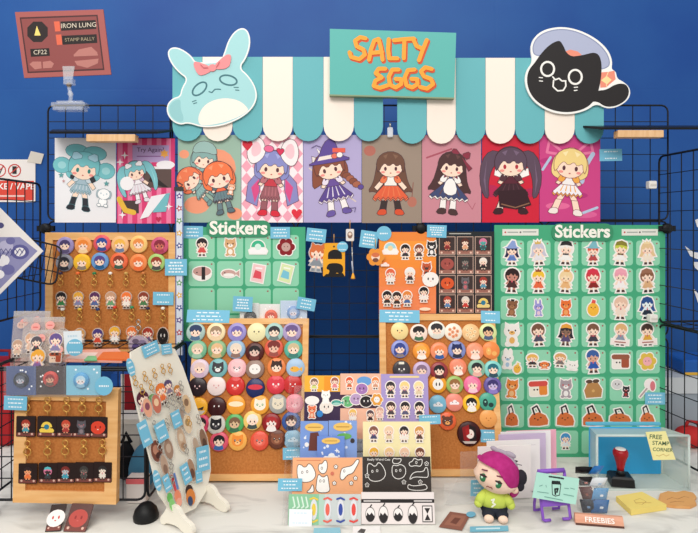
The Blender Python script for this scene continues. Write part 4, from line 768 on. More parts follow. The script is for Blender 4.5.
badge(CE, 375+345/3.676, 305+472/3.676, 12, '3A0E10', [([(-.6, .5), (0, .75), (0, -.7), (-.5, -.5)], '8E1418', False), ([(0, .75), (.55, .5), (.6, -.4), (0, -.7)], '1C1012', False), (ell(.06, -.02, .34, .38), 'F2E2D8', False), ([(-.34, .4), (0, .5), (.02, .0), (-.3, -.2)], 'A81A1E', False), (ell(.16, -.04, .05), 'A82020', False), ([(-.6, -.6), (.6, -.6), (.4, -.8), (-.4, -.8)], 'C8B8B0', False)], 'large dark red and black badge, biggest on the right badge corkboard', g)
# badge cards hung below the small sticker board
hb = V(-.055)
def bag(pl, x0, y0, x1, y1, c, bx, by, br, bc, L, label, group=None, name='badge_card'):
    m, w, h, M = sheet(pl, x0, y0, x1, y1, c); e = empty(name, M, label, 'badge card', group)
    for i in range(5): m.flat(ell(random.uniform(-.4, .4)*w, random.uniform(.1, .9)*h, w*.03), 'FFFFFF')
    m.build('backing_card', e); k = pl.mpp(x0, y0); b2 = MB(); r = br*k
    b2.lathe([(r*.9, 0), (r, .001), (r, .003), (r*.9, .0055)], mat(bc, .3), 20, axis='Y'); b2.y = -.0055; b2.art(L, 0, 0, r*.95)
    o = pl.loc([(bx, by)], ((x0+x1)/2, y1))[0]; b2.build('badge', e, Matrix.Translation((o[0], -.0014, o[1])))
    MB().prism(rect(-w*.52, -.002, w*.52, h*1.03), -.0085, -.008, clear('F4F8FC', .05)).build('clear_sleeve', e); return e
bag(hb, 240, 303, 259, 325, 'E4E4E0', 250.5, 317, 6.3, '3A3634', beast('cloud', '8A847E', '8A847E'), 'pale card with a dark grey badge above the left badge corkboard', 'bagged badges above the left badge corkboard')
bag(V(-.05), 254, 304, 280, 324, 'F2EEEA', 271.3, 316, 6.5, 'E2582A', face('C83A20', '4A1A18'), 'white card with an orange badge above the left badge corkboard', 'bagged badges above the left badge corkboard')
bag(V(-.06), 280.5, 300.5, 307, 326, 'C4D4EA', 293.5, 312.5, 6.5, '7A9CCC', face('B4C4E0', 'A8BCDC', 'E4DCE4'), 'pale blue card with a blue badge above the left badge corkboard', 'bagged badges above the left badge corkboard')
# ------------------------------------------------------------ keychains on the upper left corkboard
gk = 'figure keychains on the upper left corkboard'
hs = [('1E1A1E', '3A8A4A'), ('F0B040', '8A8AB0'), ('5A2E5A', '5A6A9A'), ('C89A7A', '6AA070'), ('F07838', 'F4E8DC'), ('8A3A28', '4A7A4A')]
nm = ['black-haired', 'blond', 'plum-haired', 'beige', 'orange-haired', 'red-brown-haired']
for i, x in enumerate([61.5, 78.6, 95, 111, 126.7, 143.8]):
    keychain(CA, x, 300, 13.5, f(hs[i][0], hs[i][1], hs[i][1]), '%s figure keychain, %s in the middle row of the upper left corkboard' % (nm[i], ORD[i]), gk, (0, 20), True, ['3A2A4A', 'E86A30', '2E7A4A', 'EDE6DC', 'C8A058', 'C87A40'][i])
h2 = [('6A4A3A', '8A6A5A', 'brown-haired'), ('D8A060', 'C8C0B8', 'tan-haired'), ('4E3E80', 'D84A30', 'violet-haired'), ('F2B63C', 'F4F0EC', 'blond'), ('EE7A38', '8A6A80', 'orange-haired'), ('A83828', '6A5A80', 'red-haired'), ('1C1614', '1C1614', 'black')]
for i, (x, y) in enumerate([(63, 337), (80, 337), (98, 337), (115, 335), (132, 335), (148, 336), (163, 336)]):
    L = f(h2[i][0], h2[i][1], h2[i][1]) if i < 6 else critter('blob', '1E1816', '6A5A54', 'E8E0DA'); L = [([(x*.62, z*1.1) for x, z in p], c, q_) for p, c, q_ in L] if i == 6 else L
    keychain(CA, x, y, 14, L, '%s keychain, %s in the lowest row of the upper left corkboard' % (h2[i][2], ORD[i]), 'keychains in the lowest row', (.5, 21), True, ['E8E4DC', 'E0B838', '2A3A6A', 'D83A28', '2E8A5A', '2A2A4A', 'EDE6DC'][i], off=.007)
keychain(V(-.045), 139, 345, 16, [(ell(0, 0, .62, .62), 'B8A4B8', True), (ell(-.2, -.1, .24, .2), '5A4A80', False), (ell(.22, .12, .28, .22), '8A7A98', False), (ell(.2, -.3, .2, .16), '4A3A78', False), (ell(-.2, .26, .22, .16), '6A5A70', False)], 'round purple-grey keychain in clear sleeve in front of the corkboard', None, (0, 14), False)
# lanyard strap
pl = V(-.03); e = empty('lanyard', pl.at(179.5, 190), 'narrow floral lanyard hanging between the corkboard and small sticker board', 'lanyard'); k = pl.mpp(180, 250)
m = MB(); m.prism(rect(-4*k, -165*k, 4*k, 0), -.0016, 0, mat('D8DEEA', .6)); m.y = -.0016
m.flat(rect(-4*k, -165*k, -3*k, 0), '3A5A9A'); m.flat(rect(3*k, -165*k, 4*k, 0), '3A5A9A')
for i in range(13):
    z = -(6+12.4*i)*k; m.flat(star(0, z, 3.6*k, .5, 5, 90+20*i), ['5A3E86', 'B8404A', '6AA06A', 'E0B040', '3A4A8A'][i % 5]); m.flat(ell(0, z, 1.1*k), 'F4EEF4')
m.build('strap', e)
m = MB(); m.box(-5*k, 4*k, -.004, .002, -1*k, 3*k, mat('3A3C3E', .4)); m.tube([(0, 0, 2*k), (3*k, 0, 5*k), (-2*k, 0, 8*k)], .002, mat('3A3C3E', .4), 6); m.build('hook', e)
# ------------------------------------------------------------ charms hanging in the middle of the grid
pl = V(-.008)
def hang(e, k, top, n=2):
    MB().tube([(0, -.002, top), (0, -.002, top+9*k)], .0011, GOLD, 6).build('cord', e)
k = pl.mpp(340, 250)
def charm(px, py, label, build, top, group='charms hanging in the middle'):
    e = empty('hanging_charm', pl.at(px, py), label, 'charm', group); m = MB(); build(m, k); m.build('charm', e); hang(e, k, top); return e
charm(317, 257, 'orange and grey fox charm, leftmost hanging below the prints', lambda m, k: m.art(figure('D8703C', 'B0B4B8', '8A9098', style='bob', acc='ears', boots='8A9098'), 0, 0, 20*k, 6, clear('F0EDEA', .5), .05, None, .02, .0025), 15*k)
def ych(m, k):
    m.prism(rrect(-11*k, -17*k, 11*k, 17*k, 2*k), -.003, 0, mat('F1A824', .4)); m.y = -.003
    m.flat(ell(1*k, 5*k, 7*k, 5.5*k, 14, 0, 180), '1A1616'); m.flat(rect(-6*k, 1*k, 8*k, 5.2*k), '1A1616'); m.flat(sm([(-2*k, -3*k), (4*k, -3*k), (8.5*k, -5*k), (9.5*k, -10*k), (7*k, -15*k), (3*k, -12*k), (1*k, -15*k), (-6*k, -15*k), (-4*k, -10*k), (-8*k, -9*k), (-6*k, -4*k)], 1), '1A1616'); m.flat(ell(0, 13.5*k, 1*k), '5A3A20'); m.flat([(-11*k, -17*k), (11*k, -17*k), (9*k, -13*k), (-8*k, -14*k)], '1A1616')
e = charm(334, 260, 'yellow card charm with a black silhouette', ych, 17*k)
def wch(m, k):
    m.prism(rrect(-4*k, -6*k, 4*k, 6*k, 1*k), -.003, 0, mat('E4DEDA', .4)); m.y = -.003; m.flat(ell(0, 0, 2.6*k, 3.6*k), '8A6A5A'); m.flat(ell(0, 1*k, 1.6*k), 'EED4C0')
charm(350, 235, 'small white charm with a brown figure', wch, 6*k)
def wand(m, k):
    m.tube([(0, -.002, 17*k), (1*k, -.002, -6*k)], .0016, SILVER, 6); m.tube([(0, -.002, 3*k), (1*k, -.002, -9*k)], .0025, mat('B8BCC8', .3), 6); m.lathe([(.001, 0), (.006, -.016), (.0062, -.019)], mat('F0A830', .6), 10, Matrix.Translation((1*k, -.002, -8*k)))
charm(352, 264, 'thin tasselled charm with an orange tip', wand, 17*k)
pl = V(-.020); charm(375.5, 257, 'orange flower charm with a little figure', lambda m, k: m.art([(p, 'EE9436' if i < 6 else c, s) for i, (p, c, s) in enumerate(critter('flower', 'EE9436', SK))]+[(ell(0, .14, .26, .16), 'D8744A', False), (ell(0, -.2, .2, .14), '7A4A3A', False)], 0, 0, 15*k, 0, 'F0A048', .04, None, .02, .0025), 9*k)
# ------------------------------------------------------------ big sticker sheets over the right badge board
pl = V(-.012)
m, w, h, M = sheet(pl, 379, 232, 436, 313.5, 'F08A3C')
for i in range(8): m.flat(rect(-w/2, h*(i/9), w/2, h*(i+1)/9), ['F58E5C', 'F58C58', 'F58A52', 'F48848', 'F58C40', 'F69038', 'F79638', 'F89A3A'][i])
def chib(m, w, h, spots, sc):
    for (x, z, L) in spots: m.art(fit(squat(L) if len(L) > 24 else L, 1.75 if len(L) > 24 else 1.1), w*(x-.5), h*z, sc, 0, 'FBF1E8', .07)
chib(m, w, h, [(.2, .8, critter('scene', 'A8D8E0', 'FBF4EE', 'F4D8A0')), (.46, .76, f('241E20', 'F0E4DC', '3A3438')), (.7, .76, f('8A4A38', '6A4A3A', '5A4238')), (.92, .8, critter('cat', '2A2628', 'F4EEEA', 'F4EEEA')), (.2, .46, f('E86A48', 'F6F0EC', 'F4ECE6')), (.54, .47, f('F2ECE6', '5A4A44', '3A302E')), (.83, .54, critter('fox', 'C85A38', '4A3A38')), (.9, .42, critter('blob', 'FBF4EE', 'F0B8B0')), (.14, .19, f('241E20', 'C8803A', '3A302E')), (.31, .18, f('3A2A26', 'C8803A', '3A302E')), (.49, .19, f('E88A40', 'E0B080', '4A6AA0')), (.78, .24, f('1E1A1C', 'F4ECE6', 'F4ECE6'))], w*.235)
m.flat(cloud(-w*.4, h*.6, w*.07), 'FBE4DC'); m.flat(ell(w*.3, h*.06, w*.1, h*.02), 'FBE4C8')
tag(m.build('sticker_sheet', None, M), 'large orange sticker sheet of little figures above the right badge board', 'sticker sheet', 'large sticker sheets on the grid')
m, w, h, M = sheet(V(-.0115), 436.3, 231.5, 494, 313.5, '22272A')
m.flat(rect(-w*.28, h*.968, w*.1, h*.98), 'B8B4AC'); k_ = 0
PA = [f('3A2020', 'A83A3A', '8A2A2A', 'D89070'), f('5A2E24', 'E8A880', 'E8A880'), f('D87C9C', '3A5A5C', '3A5A5C', '48B0A8'), critter('blob', 'A85048', 'C87060', '6A2A28'), f('3A3836', '5A5654', '4A4644', '8A8078'), f('F0E4D8', '2A2626', '2A2626'), critter('blob', 'E0582A', 'F4C890', '6A1A10'), critter('fox', '6A6468', 'C86A70', '1E1A1C'), f('A83A30', '5A98B0', '5A98B0'), f('B84A3A', '5A88B8', '5A88B8'), f('E4D8CC', 'C83A30', 'C83A30'), critter('scene', 'F2D070', 'F0D488', '2E7C9C')]
for r in range(4):
    for c in range(3):
        x0 = -w*.5+w*(.045+.31*c); z1 = h*(.94-.235*r); x1 = x0+w*.285; z0 = z1-h*.222
        m.flat(rect(x0, z0, x1, z1), 'C8A898'); m.flat(grow(rect(x0, z0, x1, z1), -w*.012), '3E302E'); m.flat(rect(x0+w*.012, z0+w*.012, x1-w*.012, z0+h*.05), 'A06A5C')
        m.art(fit(PA[r*3+c], 1.15), (x0+x1)/2, (z0+z1)/2+h*.01, h*.14); m.flat(ell(x0+w*.045, z0+h*.025, w*.018), 'F0C8B4'); m.flat(ell(x1-w*.045, z0+h*.025, w*.018), 'F0C8B4')
tag(m.build('sticker_sheet', None, M), 'large dark sticker sheet of twelve framed portraits', 'sticker sheet', 'large sticker sheets on the grid')
# ------------------------------------------------------------ stepped clear stand with sticker sheets, in the middle of the table
T1, T2, T3, T4 = lean(-.205, TZ+.115, -.165, TZ+.30), lean(-.265, TZ+.05, -.235, TZ+.19), lean(-.318, TZ+.003, -.285, TZ+.125), lean(-.368, TZ+.003, -.348, TZ+.075)
def tier(pl, x0, y0, x1, y1, c, hide, fn, label, off=0.0):
    m, w, h, M = sheet(pl, x0, y0, x1, y1, c, thick=.001, off=off, hide=hide); fn(m, w, h, hide); return tag(m.build('sticker_sheet', None, M), label, 'sticker sheet', 'sticker sheets in the stepped stand')
def s1(m, w, h, d):
    Z = lambda f_: d+(h-d)*f_; X = lambda f_: w*(f_-.5)
    m.flat(rect(X(0), Z(.64), X(1), h), 'F4B43A'); m.flat(rect(X(.55), Z(.64), X(.75), Z(.98)), 'F29A2A')
    chib(m, w, h, [(.27, Z(.8)/h, f('8A6A5A', '7CB86A', 'D8E080')), (.85, Z(.82)/h, f('A86050', 'E88A80', 'E88A90')), (.22, Z(.2)/h, critter('bear', 'EE7A50', 'F6C8A8')), (.62, Z(.3)/h, critter('blob', 'F4E8DC', 'E8A0A0')), (.6, Z(.52)/h, critter('cat', 'FBF8F4', 'FBF8F4')), (.93, Z(.4)/h, critter('fish', '4CA898', 'A8D8C8'))], w*.31)
    m.flat(ell(X(.22), Z(.45), w*.2, (h-d)*.1), 'FBF0EA'); m.flat(ell(X(.44), Z(.16), w*.09), '3A8AD0')
tier(T1, 304, 375.5, 340, 421, '41304E', .04, s1, 'sticker sheet with yellow band over dark purple, back step of the stand')
def s2(m, w, h, d):
    Z = lambda f_: d+(h-d)*f_; X = lambda f_: w*(f_-.5)
    m.flat(rect(X(0), Z(.28), X(1), Z(.56)), '4A2E42'); m.flat(ell(X(.58), Z(.84), w*.18, (h-d)*.1), '6AA0D8')
    chib(m, w, h, [(.22, Z(.8)/h, f('E8582E', '7A9A6A', 'E06A40')), (.85, Z(.8)/h, f('EE8A4A', 'F4E8DC', 'D89878')), (.52, Z(.68)/h, critter('blob', 'A878B8', 'E8D0E8')), (.18, Z(.42)/h, critter('blob', '6AB878', 'F4F0EC')), (.38, Z(.47)/h, critter('blob', 'C0A0C8', 'F4F0EC')), (.62, Z(.42)/h, critter('blob', '241E22', '6A5A60', 'F4F0EC')), (.88, Z(.46)/h, critter('flower', 'E8A040', 'F4F0EC')), (.3, Z(.14)/h, f('F2C264', 'F4ECE4', 'F4ECE4')), (.72, Z(.12)/h, f('5A4650', '2A2428', '2A2428')), (.95, Z(.18)/h, f('D8A898', 'F0C8C0', 'F0C8C0'))], w*.26)
tier(T1, 340.2, 373.5, 382, 422, 'F4BCA0', .04, s2, 'peach and dark sticker sheet, middle of the back step of the stand')
def s3(m, w, h, d):
    Z = lambda f_: d+(h-d)*f_; X = lambda f_: w*(f_-.5)
    m.lines([(X(.2), Z(.94)), (X(.8), Z(.94))], (h-d)*.04, 'F0D898')
    cs = ['3A3236', 'F2D48A', 'F4DCA0', '4A3632', '2E2A2C', '2A2628']
    chib(m, w, h, [(.2+.3*(i % 3), Z(.68-.42*(i//3))/h, f(cs[i], ['4A4A52', '8A7A90', 'EAD8B8', '7A5A58', 'F0ECEA', 'F0ECEA'][i], ['3A3A42', '5A5260', 'E0CCA8', '4A4048', '5A5A78', '3A3438'][i])) for i in range(6)], w*.29)
tier(T1, 381.5, 374, 429, 422, 'AC9AD0', .04, s3, 'lavender sheet of six running figures, right of the back step', .0015)
def s4(cx):
    def fn(m, w, h, d):
        Z = lambda f_: d+(h-d)*f_; X = lambda f_: w*(f_-.5)
        for i in range(9): m.lines([(X(random.uniform(.08, .9)), Z(random.uniform(.1, .95)))], w*random.uniform(.04, .12), 'E8EEF8')
        m.flat(ell(X(.5), Z(.8), w*.34, (h-d)*.14), 'F0C468'); m.lines([(X(.28), Z(.8)), (X(.72), Z(.8))], (h-d)*.03, 'B8863A')
        if cx == 0: m.flat([(X(.3), Z(.05)), (X(.36), Z(.62)), (X(.64), Z(.64)), (X(.74), Z(.3)), (X(.66), Z(.05))], '6A3830'); m.flat(ell(X(.24), Z(.24), w*.08), 'F0EEF0')
        if cx == 1: m.flat(ell(X(.55), Z(.5), w*.26, (h-d)*.1), '6AB05A'); m.flat(ell(X(.84), Z(.36), w*.08), '3A3436')
        if cx == 2: m.flat(cloud(X(.5), Z(.1), w*.26), 'F2F6FA'); m.flat(star(X(.72), Z(.4), w*.09, .4, 4), 'F2F6FA')
    return fn
tier(T2, 300, 421, 328, 452, '7C9CDC', .03, s4(0), 'blue cloud card with a brown bear shape, middle step of stand')
tier(T2, 328.5, 420.5, 357, 452, '86A4DE', .03, s4(1), 'blue cloud card with a green patch, middle step of stand')
tier(T2, 317, 436, 344.5, 460, '6E90DA', .02, s4(2), 'small blue cloud card in front of the two cloud cards', .008)
def s5(m, w, h, d):
    Z = lambda f_: d+(h-d)*f_
    cs = ['8A5A4A', 'F0CCA8', '2E2828', 'D89A50', 'F0B440', 'F2C890', 'F4C8A8', '7A4A38']
    chib(m, w, h, [(.16+.225*(i % 4), Z(.66-.58*(i//4))/h, f(cs[i], ['5A5A8A', '9A8A6A', 'F4F0EC', '6A4A38', 'F2D8A0', 'F2D0A0', 'F0C8B0', '5A4A48'][i], ['4A4A6A', 'E8D0A8', 'F0E8DC', '5A4238', 'F2D8A0', 'F2D0A0', 'F0C8B0', '5A4A48'][i])) for i in range(8)], w*.2)
tier(T2, 363, 421.5, 431, 458, 'F6E8B4', .03, s5, 'pale yellow sheet of little figures, middle step of the stand', .002)
def s6(bg, ink, fill):
    def fn(m, w, h, d):
        Z = lambda f_: d+(h-d)*f_; X = lambda f_: w*(f_-.5); hh = h-d
        if ink == 'F4F1EC': m.text('Really Weird Cats', X(.235), Z(.915), hh*.095, ink)
        else: m.lines([(X(.06), Z(.92)), (X(.4), Z(.92))], hh*.02, 'D87850')
        def shape(pts, eyes=None):
            p = sm([(X(a), Z(b_)) for a, b_ in pts]); m.flat(grow(p, w*.009), ink); m.flat(p, fill)
            if eyes:
                for a, b_ in eyes: m.lines([(X(a)+w*.013*math.cos(i*1.05), Z(b_)+w*.018*math.sin(i*1.05)) for i in range(6)], w*.006, ink, True)
        shape([(.07, .5), (.07, .8), (.13, .78), (.15, .72), (.2, .72), (.23, .84), (.29, .74), (.34, .5), (.28, .34), (.18, .3), (.1, .34)], [(.14, .58), (.21, .6)])
        if ink == 'F4F1EC': shape([(.43, .56), (.44, .76), (.5, .72), (.56, .78), (.63, .68), (.62, .46), (.53, .36), (.45, .42)], [(.49, .6), (.55, .61)]); shape([(.44, .82), (.5, .8), (.55, .84), (.57, .94), (.5, .92), (.45, .95)])
        else: shape([(.37, .66), (.38, .82), (.42, .8), (.47, .95), (.5, .8), (.48, .58), (.42, .54)], [(.42, .7)]); shape([(.34, .02), (.35, .3), (.37, .54), (.42, .44), (.46, .44), (.5, .52), (.52, .25), (.54, .02)], [(.4, .34), (.45, .34)]); shape([(.2, .02), (.26, .1), (.29, .26), (.31, .1), (.3, .02)])
        if ink == 'F4F1EC': shape([(.68, .82), (.7, .72), (.78, .76), (.86, .72), (.88, .94), (.82, .88), (.76, .96), (.74, .86)], [(.79, .83)]); shape([(.68, .34), (.74, .44), (.9, .42), (.96, .42), (.95, .68), (.92, .68), (.9, .56), (.74, .56)]); shape([(.66, .06), (.66, .22), (.72, .16), (.84, .18), (.92, .22), (.94, .06)])
        else: shape([(.68, .42), (.7, .68), (.76, .72), (.86, .76), (.92, .95), (.96, .92), (.9, .7), (.86, .56), (.78, .52), (.72, .36)], [(.74, .62)])
        for a, b_ in ((.06, .46) if ink == 'F4F1EC' else (.62, .74), (.6, .28), (.06, .2), (.84, .28), (.94, .8) if ink == 'F4F1EC' else (.9, .42)): m.flat(star(X(a), Z(b_), w*.036, .72, 5), ink); m.flat(star(X(a), Z(b_), w*.027, .72, 5), fill); m.flat(ell(X(a), Z(b_), w*.007), ink)
        m.flat(ell(X(.57), Z(.55), w*.026), 'D87860') if ink != 'F4F1EC' else None
    return fn
tier(T3, 292, 457.5, 362.5, 493, 'F3B183', .015, s6('F3B183', '4A3A34', 'FBF8F4'), 'peach sheet of white cat doodles, front of stand at left')
tier(T3, 363, 456.5, 431.5, 492, '3A3431', .015, s6('3A3431', 'F4F1EC', '3A3431'), 'black sheet of white-outlined cat doodles, front of stand at right')
def s7(m, w, h, d):
    X = lambda f_: w*(f_-.5); m.flat(rect(X(0), 0, X(.42), h), '8CC49C'); m.flat(rect(X(.42), 0, X(.5), h), 'B4D0C0')
    for a in (.06, .12, .18, .24): m.lines([(X(a), h*.9), (X(a+.03), h*.6), (X(a), h*.55)], h*.05, 'D8ECDC')
    for a, c in ((.35, 'E8C84C'), (.54, 'E86858'), (.72, '3A4EA0'), (.9, 'E04C44')):
        m.flat(ell(X(a), h*.5, w*.05, h*.34), 'DCDCE0'); m.flat(ell(X(a), h*.5, w*.03, h*.2), c); m.lines([(X(a-.05), h*.84), (X(a), h*.88), (X(a+.05), h*.82)], h*.06, c); m.lines([(X(a-.05), h*.14), (X(a), h*.1), (X(a+.05), h*.16)], h*.06, c)
tier(T4, 288, 494, 361, 525, 'C9CFCE', .0, s7, 'green and grey washi sheet with red and blue oval motifs, frontmost left')
def s8(m, w, h, d):
    X = lambda f_: w*(f_-.5); m.flat(rect(X(0), h*.66, X(1), h*.78), '231F20'); m.flat(rect(X(.03), h*.7, X(.26), h*.74), 'D8D2D0'); m.flat(rect(X(.72), h*.7, X(.97), h*.74), 'D8D2D0')
    for a, k_ in ((.12, 0), (.3, 1), (.5, 2), (.7, 3)):
        hh = [.24, .28, .22, .3][k_]; m.flat(ell(X(a), h*.3, w*.068, h*hh), '6A6664'); m.flat(ell(X(a), h*.3, w*.06, h*(hh-.03)), 'EDE6E4'); m.flat(ell(X(a), h*.26, w*.058, h*(hh-.06), 12, 180, 360), '2A2628'); m.flat([(X(a-.05), h*.26), (X(a-.04), h*.36), (X(a-.01), h*.28), (X(a+.02), h*.36), (X(a+.05), h*.26)], '2A2628'); m.lines([(X(a), h*(.3+hh)), (X(a+.02), h*(.36+hh))], h*.04, '2A2628')
    m.flat(rect(X(.83), h*.06, X(.97), h*.58), '2A2628'); m.flat(rect(X(.84), h*.09, X(.96), h*.55), 'E8E0DE'); m.flat([(X(.86), h*.5), (X(.94), h*.5), (X(.9), h*.32)], '2A2628'); m.flat([(X(.86), h*.12), (X(.94), h*.12), (X(.9), h*.32)], '2A2628')
tier(T4, 361.5, 492, 435, 524, 'E7DDDB', .0, s8, 'white washi sheet with black cat jars, frontmost right')
m = MB(); AC = clear('F2F4F6', .06, .05); xa, xb = -.14, .185
def slab(pts, t=.002): m.add([(x, y, z) for x in (xa, xb) for y, z in pts], [list(range(len(pts)))[::-1], list(range(len(pts), 2*len(pts)))]+[[i, (i+1) % len(pts), (i+1) % len(pts)+len(pts), i+len(pts)] for i in range(len(pts))], AC)
for pl_, y, z0, z1, y1 in ((T1, -.202, TZ+.112, TZ+.25, -.172), (T2, -.262, TZ+.047, TZ+.112, -.247), (T3, -.315, TZ+.001, TZ+.05, -.301)):
    slab([(y+.001, z0), (y+.003, z0), (y1+.003, z1), (y1+.001, z1)])
slab([(-.262, TZ+.047), (-.20, TZ+.047), (-.20, TZ+.045), (-.262, TZ+.045)]); slab([(-.202, TZ+.112), (-.176, TZ+.112), (-.176, TZ+.110), (-.202, TZ+.110)]); slab([(-.372, TZ+.0005), (-.176, TZ+.0005), (-.176, TZ+.0025), (-.372, TZ+.0025)]); slab([(-.178, TZ+.0025), (-.176, TZ+.0025), (-.176, TZ+.11), (-.178, TZ+.11)])
m.box(xa-.003, xa-.001, -.372, -.18, TZ+.0005, TZ+.02, AC); m.add([(xa-.006+d_, y, z) for d_ in (0, -.002) for y, z in ((-.37, TZ+.001), (-.176, TZ+.001), (-.176, TZ+.3), (-.2, TZ+.3))], [(0, 1, 2, 3), (7, 6, 5, 4), (0, 4, 5, 1), (1, 5, 6, 2), (2, 6, 7, 3), (3, 7, 4, 0)], AC)
tag(m.build('acrylic_stand'), 'clear stepped acrylic stand holding sticker sheets in the middle of the table', 'display stand')
# ------------------------------------------------------------ front left: bags on the cube, cards, small corkboard
zt = FZ0+FHt+.004
def bagp(px0, py0, px1, py1, Y, label, figs, tilt=0):
    pl = lean(Y, zt+.006, Y+.02, zt+.16); m, w, h, M = sheet(pl, px0, py0, px1, py1, 'CFC4B8'); m = MB()
    o = pl.hit((px0+px1)/2, py1); o = Vector((o.x, pl.O.y, zt+.006)) if False else o
    e = empty('charm_bag', M, label, 'bag', 'clear bags of charms on the wire cube')
    cm = clear('DCCCC2', .3, .1); n = 6; vs = []; fs = []
    for j in range(n+1):
        for i in range(n+1):
            u_, v_ = i/n, j/n; b_ = math.sin(math.pi*u_)*math.sin(math.pi*v_)**.6; vs.append((w*(u_-.5), -.001-.010*b_+random.uniform(-.0012, .0012), h*v_))
    for j in range(n+1):
        for i in range(n+1): u_, v_ = i/n, j/n; vs.append((w*(u_-.5), .003*math.sin(math.pi*u_), h*v_))
    q0 = (n+1)**2
    for j in range(n):
        for i in range(n):
            a = j*(n+1)+i; fs.append((a, a+1, a+n+2, a+n+1)); a += q0; fs.append((a, a+n+1, a+n+2, a+1))
    m.add(vs, fs, cm, True); m.prism(rect(-w/2, h*.9, w/2, h), -.0018, .001, clear('C8CCD0', .3)); m.build('bag', e)
    for x, z, L, s_ in figs:
        c = MB(); c.art(L, 0, 0, s_*w, 0, clear('F4EEE8', .5), .05, None, .02, .0012); c.build('charm', e, Matrix.Translation((w*x, -.0125, h*z)))
    for x, z in ((-.12, .8), (.22, .84), (.36, .5)):
        c = MB(); c.prism(ell(0, 0, w*.11, w*.1, 14), -.0005, 0, mat('F0A8A0', .5)); c.y = -.0005; c.flat(rect(-w*.06, -w*.012, w*.06, w*.012), 'D85A58'); c.build('round_label', e, Matrix.Translation((w*x, -.0132, h*z)))
bagp(10, 311, 47, 367, -.235, 'clear bag of charms, back left of the pile on the wire cube', [(-.25, .35, f('C8A088', 'D8B8A0', 'D8B8A0'), .34), (.2, .62, f('C89888', 'D0A898', 'D0A898'), .3), (-.2, .75, critter('blob', 'D8B0A4', 'C8A090'), .2)])
bagp(20, 317, 62, 367, -.262, 'clear bag of charms, middle of the pile on the wire cube', [(-.2, .5, f('D8A888', 'E0B8A0', 'E0B8A0'), .36), (.25, .6, f('C89080', 'D8A898', 'D8A898'), .3)])
bagp(28, 330, 66, 368, -.288, 'clear bag with blond and purple-haired charms, front of the pile', [(-.18, .22, f('F0AA3C', 'B88AB0', '8A6AA0'), .46), (-.24, .62, f('5A545C', '4A4448', '4A4448'), .36), (.26, .66, f('6A5490', 'C8C0D8', '8A80A8'), .42), (.28, .3, critter('bread', 'A84A30', 'E8C8B0', 'B8583A'), .3)])
pl = V(-.292); price_tag(pl, 64, 331, 82, 354, 'white price card behind the round blue tag on the bags', .0, -3, 2, 'E8EEF2', 'rect', 'price_card', 'C8DCE8'); price_tag(pl, 66.5, 339, 83, 356, 'round blue price tag in front of the white card on the bags', .003, 0, 2, BLUE, 'round')
tp = FLAT(zt+.004)
def flatcard(pl, pts, c, label, cat, name, t=.003, fn=None, org=None):
    cx = sum(p[0] for p in pts)/len(pts); cy = sum(p[1] for p in pts)/len(pts); m = MB(); o = org or (cx, cy)
    m.prism(pl.loc(pts, o), -t, 0, mat(c, .45)); m.y = -t
    if fn: fn(m, lambda p: pl.loc(p, o))
    return tag(m.build(name, None, pl.at(*o)), label, cat)
flatcard(tp, [(60, 362), (70, 352), (118, 350), (126, 358), (122, 363)], 'E8A898', 'pink flat pouch lying on the wire cube', 'pouch', 'flat_pouch', .004, lambda m, G: m.flat(G([(66, 360), (74, 354), (98, 354), (92, 361)]), 'F2D8D0'))
flatcard(FLAT(zt+.0085), [(97, 360), (103, 353.5), (126, 353), (134, 358), (130, 361)], 'E0713A', 'orange flat pouch on top of the pink pouch', 'pouch', 'flat_pouch', .004)
flatcard(FLAT(zt+.0085), [(84, 361), (88, 357), (96, 357), (97, 361)], '7CC08A', 'small green packet beside the orange pouch', 'packet', 'packet', .003)
# three badge cards hanging over the front of the cube
tb_ = V(-.362)
bag(tb_, 6.5, 366, 36.3, 395, '4C5A86', 22, 379.5, 7.6, '22242E', face('5A6070', '3A4050', 'B8BCC8'), 'navy card with a black badge, left of three above the lower corkboard', 'three badge cards on the wire cube')
bag(tb_, 36.3, 366, 66.5, 394.5, '40302F', 51.5, 378.5, 7.8, 'C83A2E', face('8A1E1A', '6A4A3A', 'D8A080'), 'dark brown card with a red badge, middle of three above the lower corkboard', 'three badge cards on the wire cube')
bag(tb_, 66.5, 365.5, 101, 395, '7EC0D8', 82, 380, 8, '4A9ACC', face('B8D8E8', '8AB8D0', 'EAE4E4'), 'light blue card with a blue badge, right of three above the lower corkboard', 'three badge cards on the wire cube')
price_tag(V(-.373), 95, 376.5, 113, 395.5, 'round blue price tag overlapping the light blue badge card', .0005, 0, 1, BLUE, 'round')
CB = Pl((0, -.349, 0), (math.cos(-.02), 0, math.sin(-.02)), (math.sin(.02), 0, math.cos(.02))); cork_board(CB, 14, 388, 117, 502.5, 12, 'small wood-framed corkboard of portrait keychains at lower left', .012)
price_tag(V(-.364), 4, 396, 27, 410, 'blue price tag at the upper left corner of the lower corkboard', .0, 2, 3)
g = 'portrait keychains on the lower left corkboard'
P1 = [(f('A83A2A', '4A9AA8', '4A9AA8', 'F0C0A0'), 'red-haired portrait', 26.5), (critter('scene', 'F0CC50', 'F0CC50', '2A7A9A'), 'yellow hooded portrait', 47.5), (f('C84A34', 'A83A34', 'A83A34', 'E09070'), 'red figure portrait', 66.5), (critter('cat', '5A565C', '8A7A80', 'C86A70'), 'grey cat portrait', 82), (critter('blob', 'E0442C', 'F4E0D4', '8A1A10'), 'red blob portrait', 98.5)]
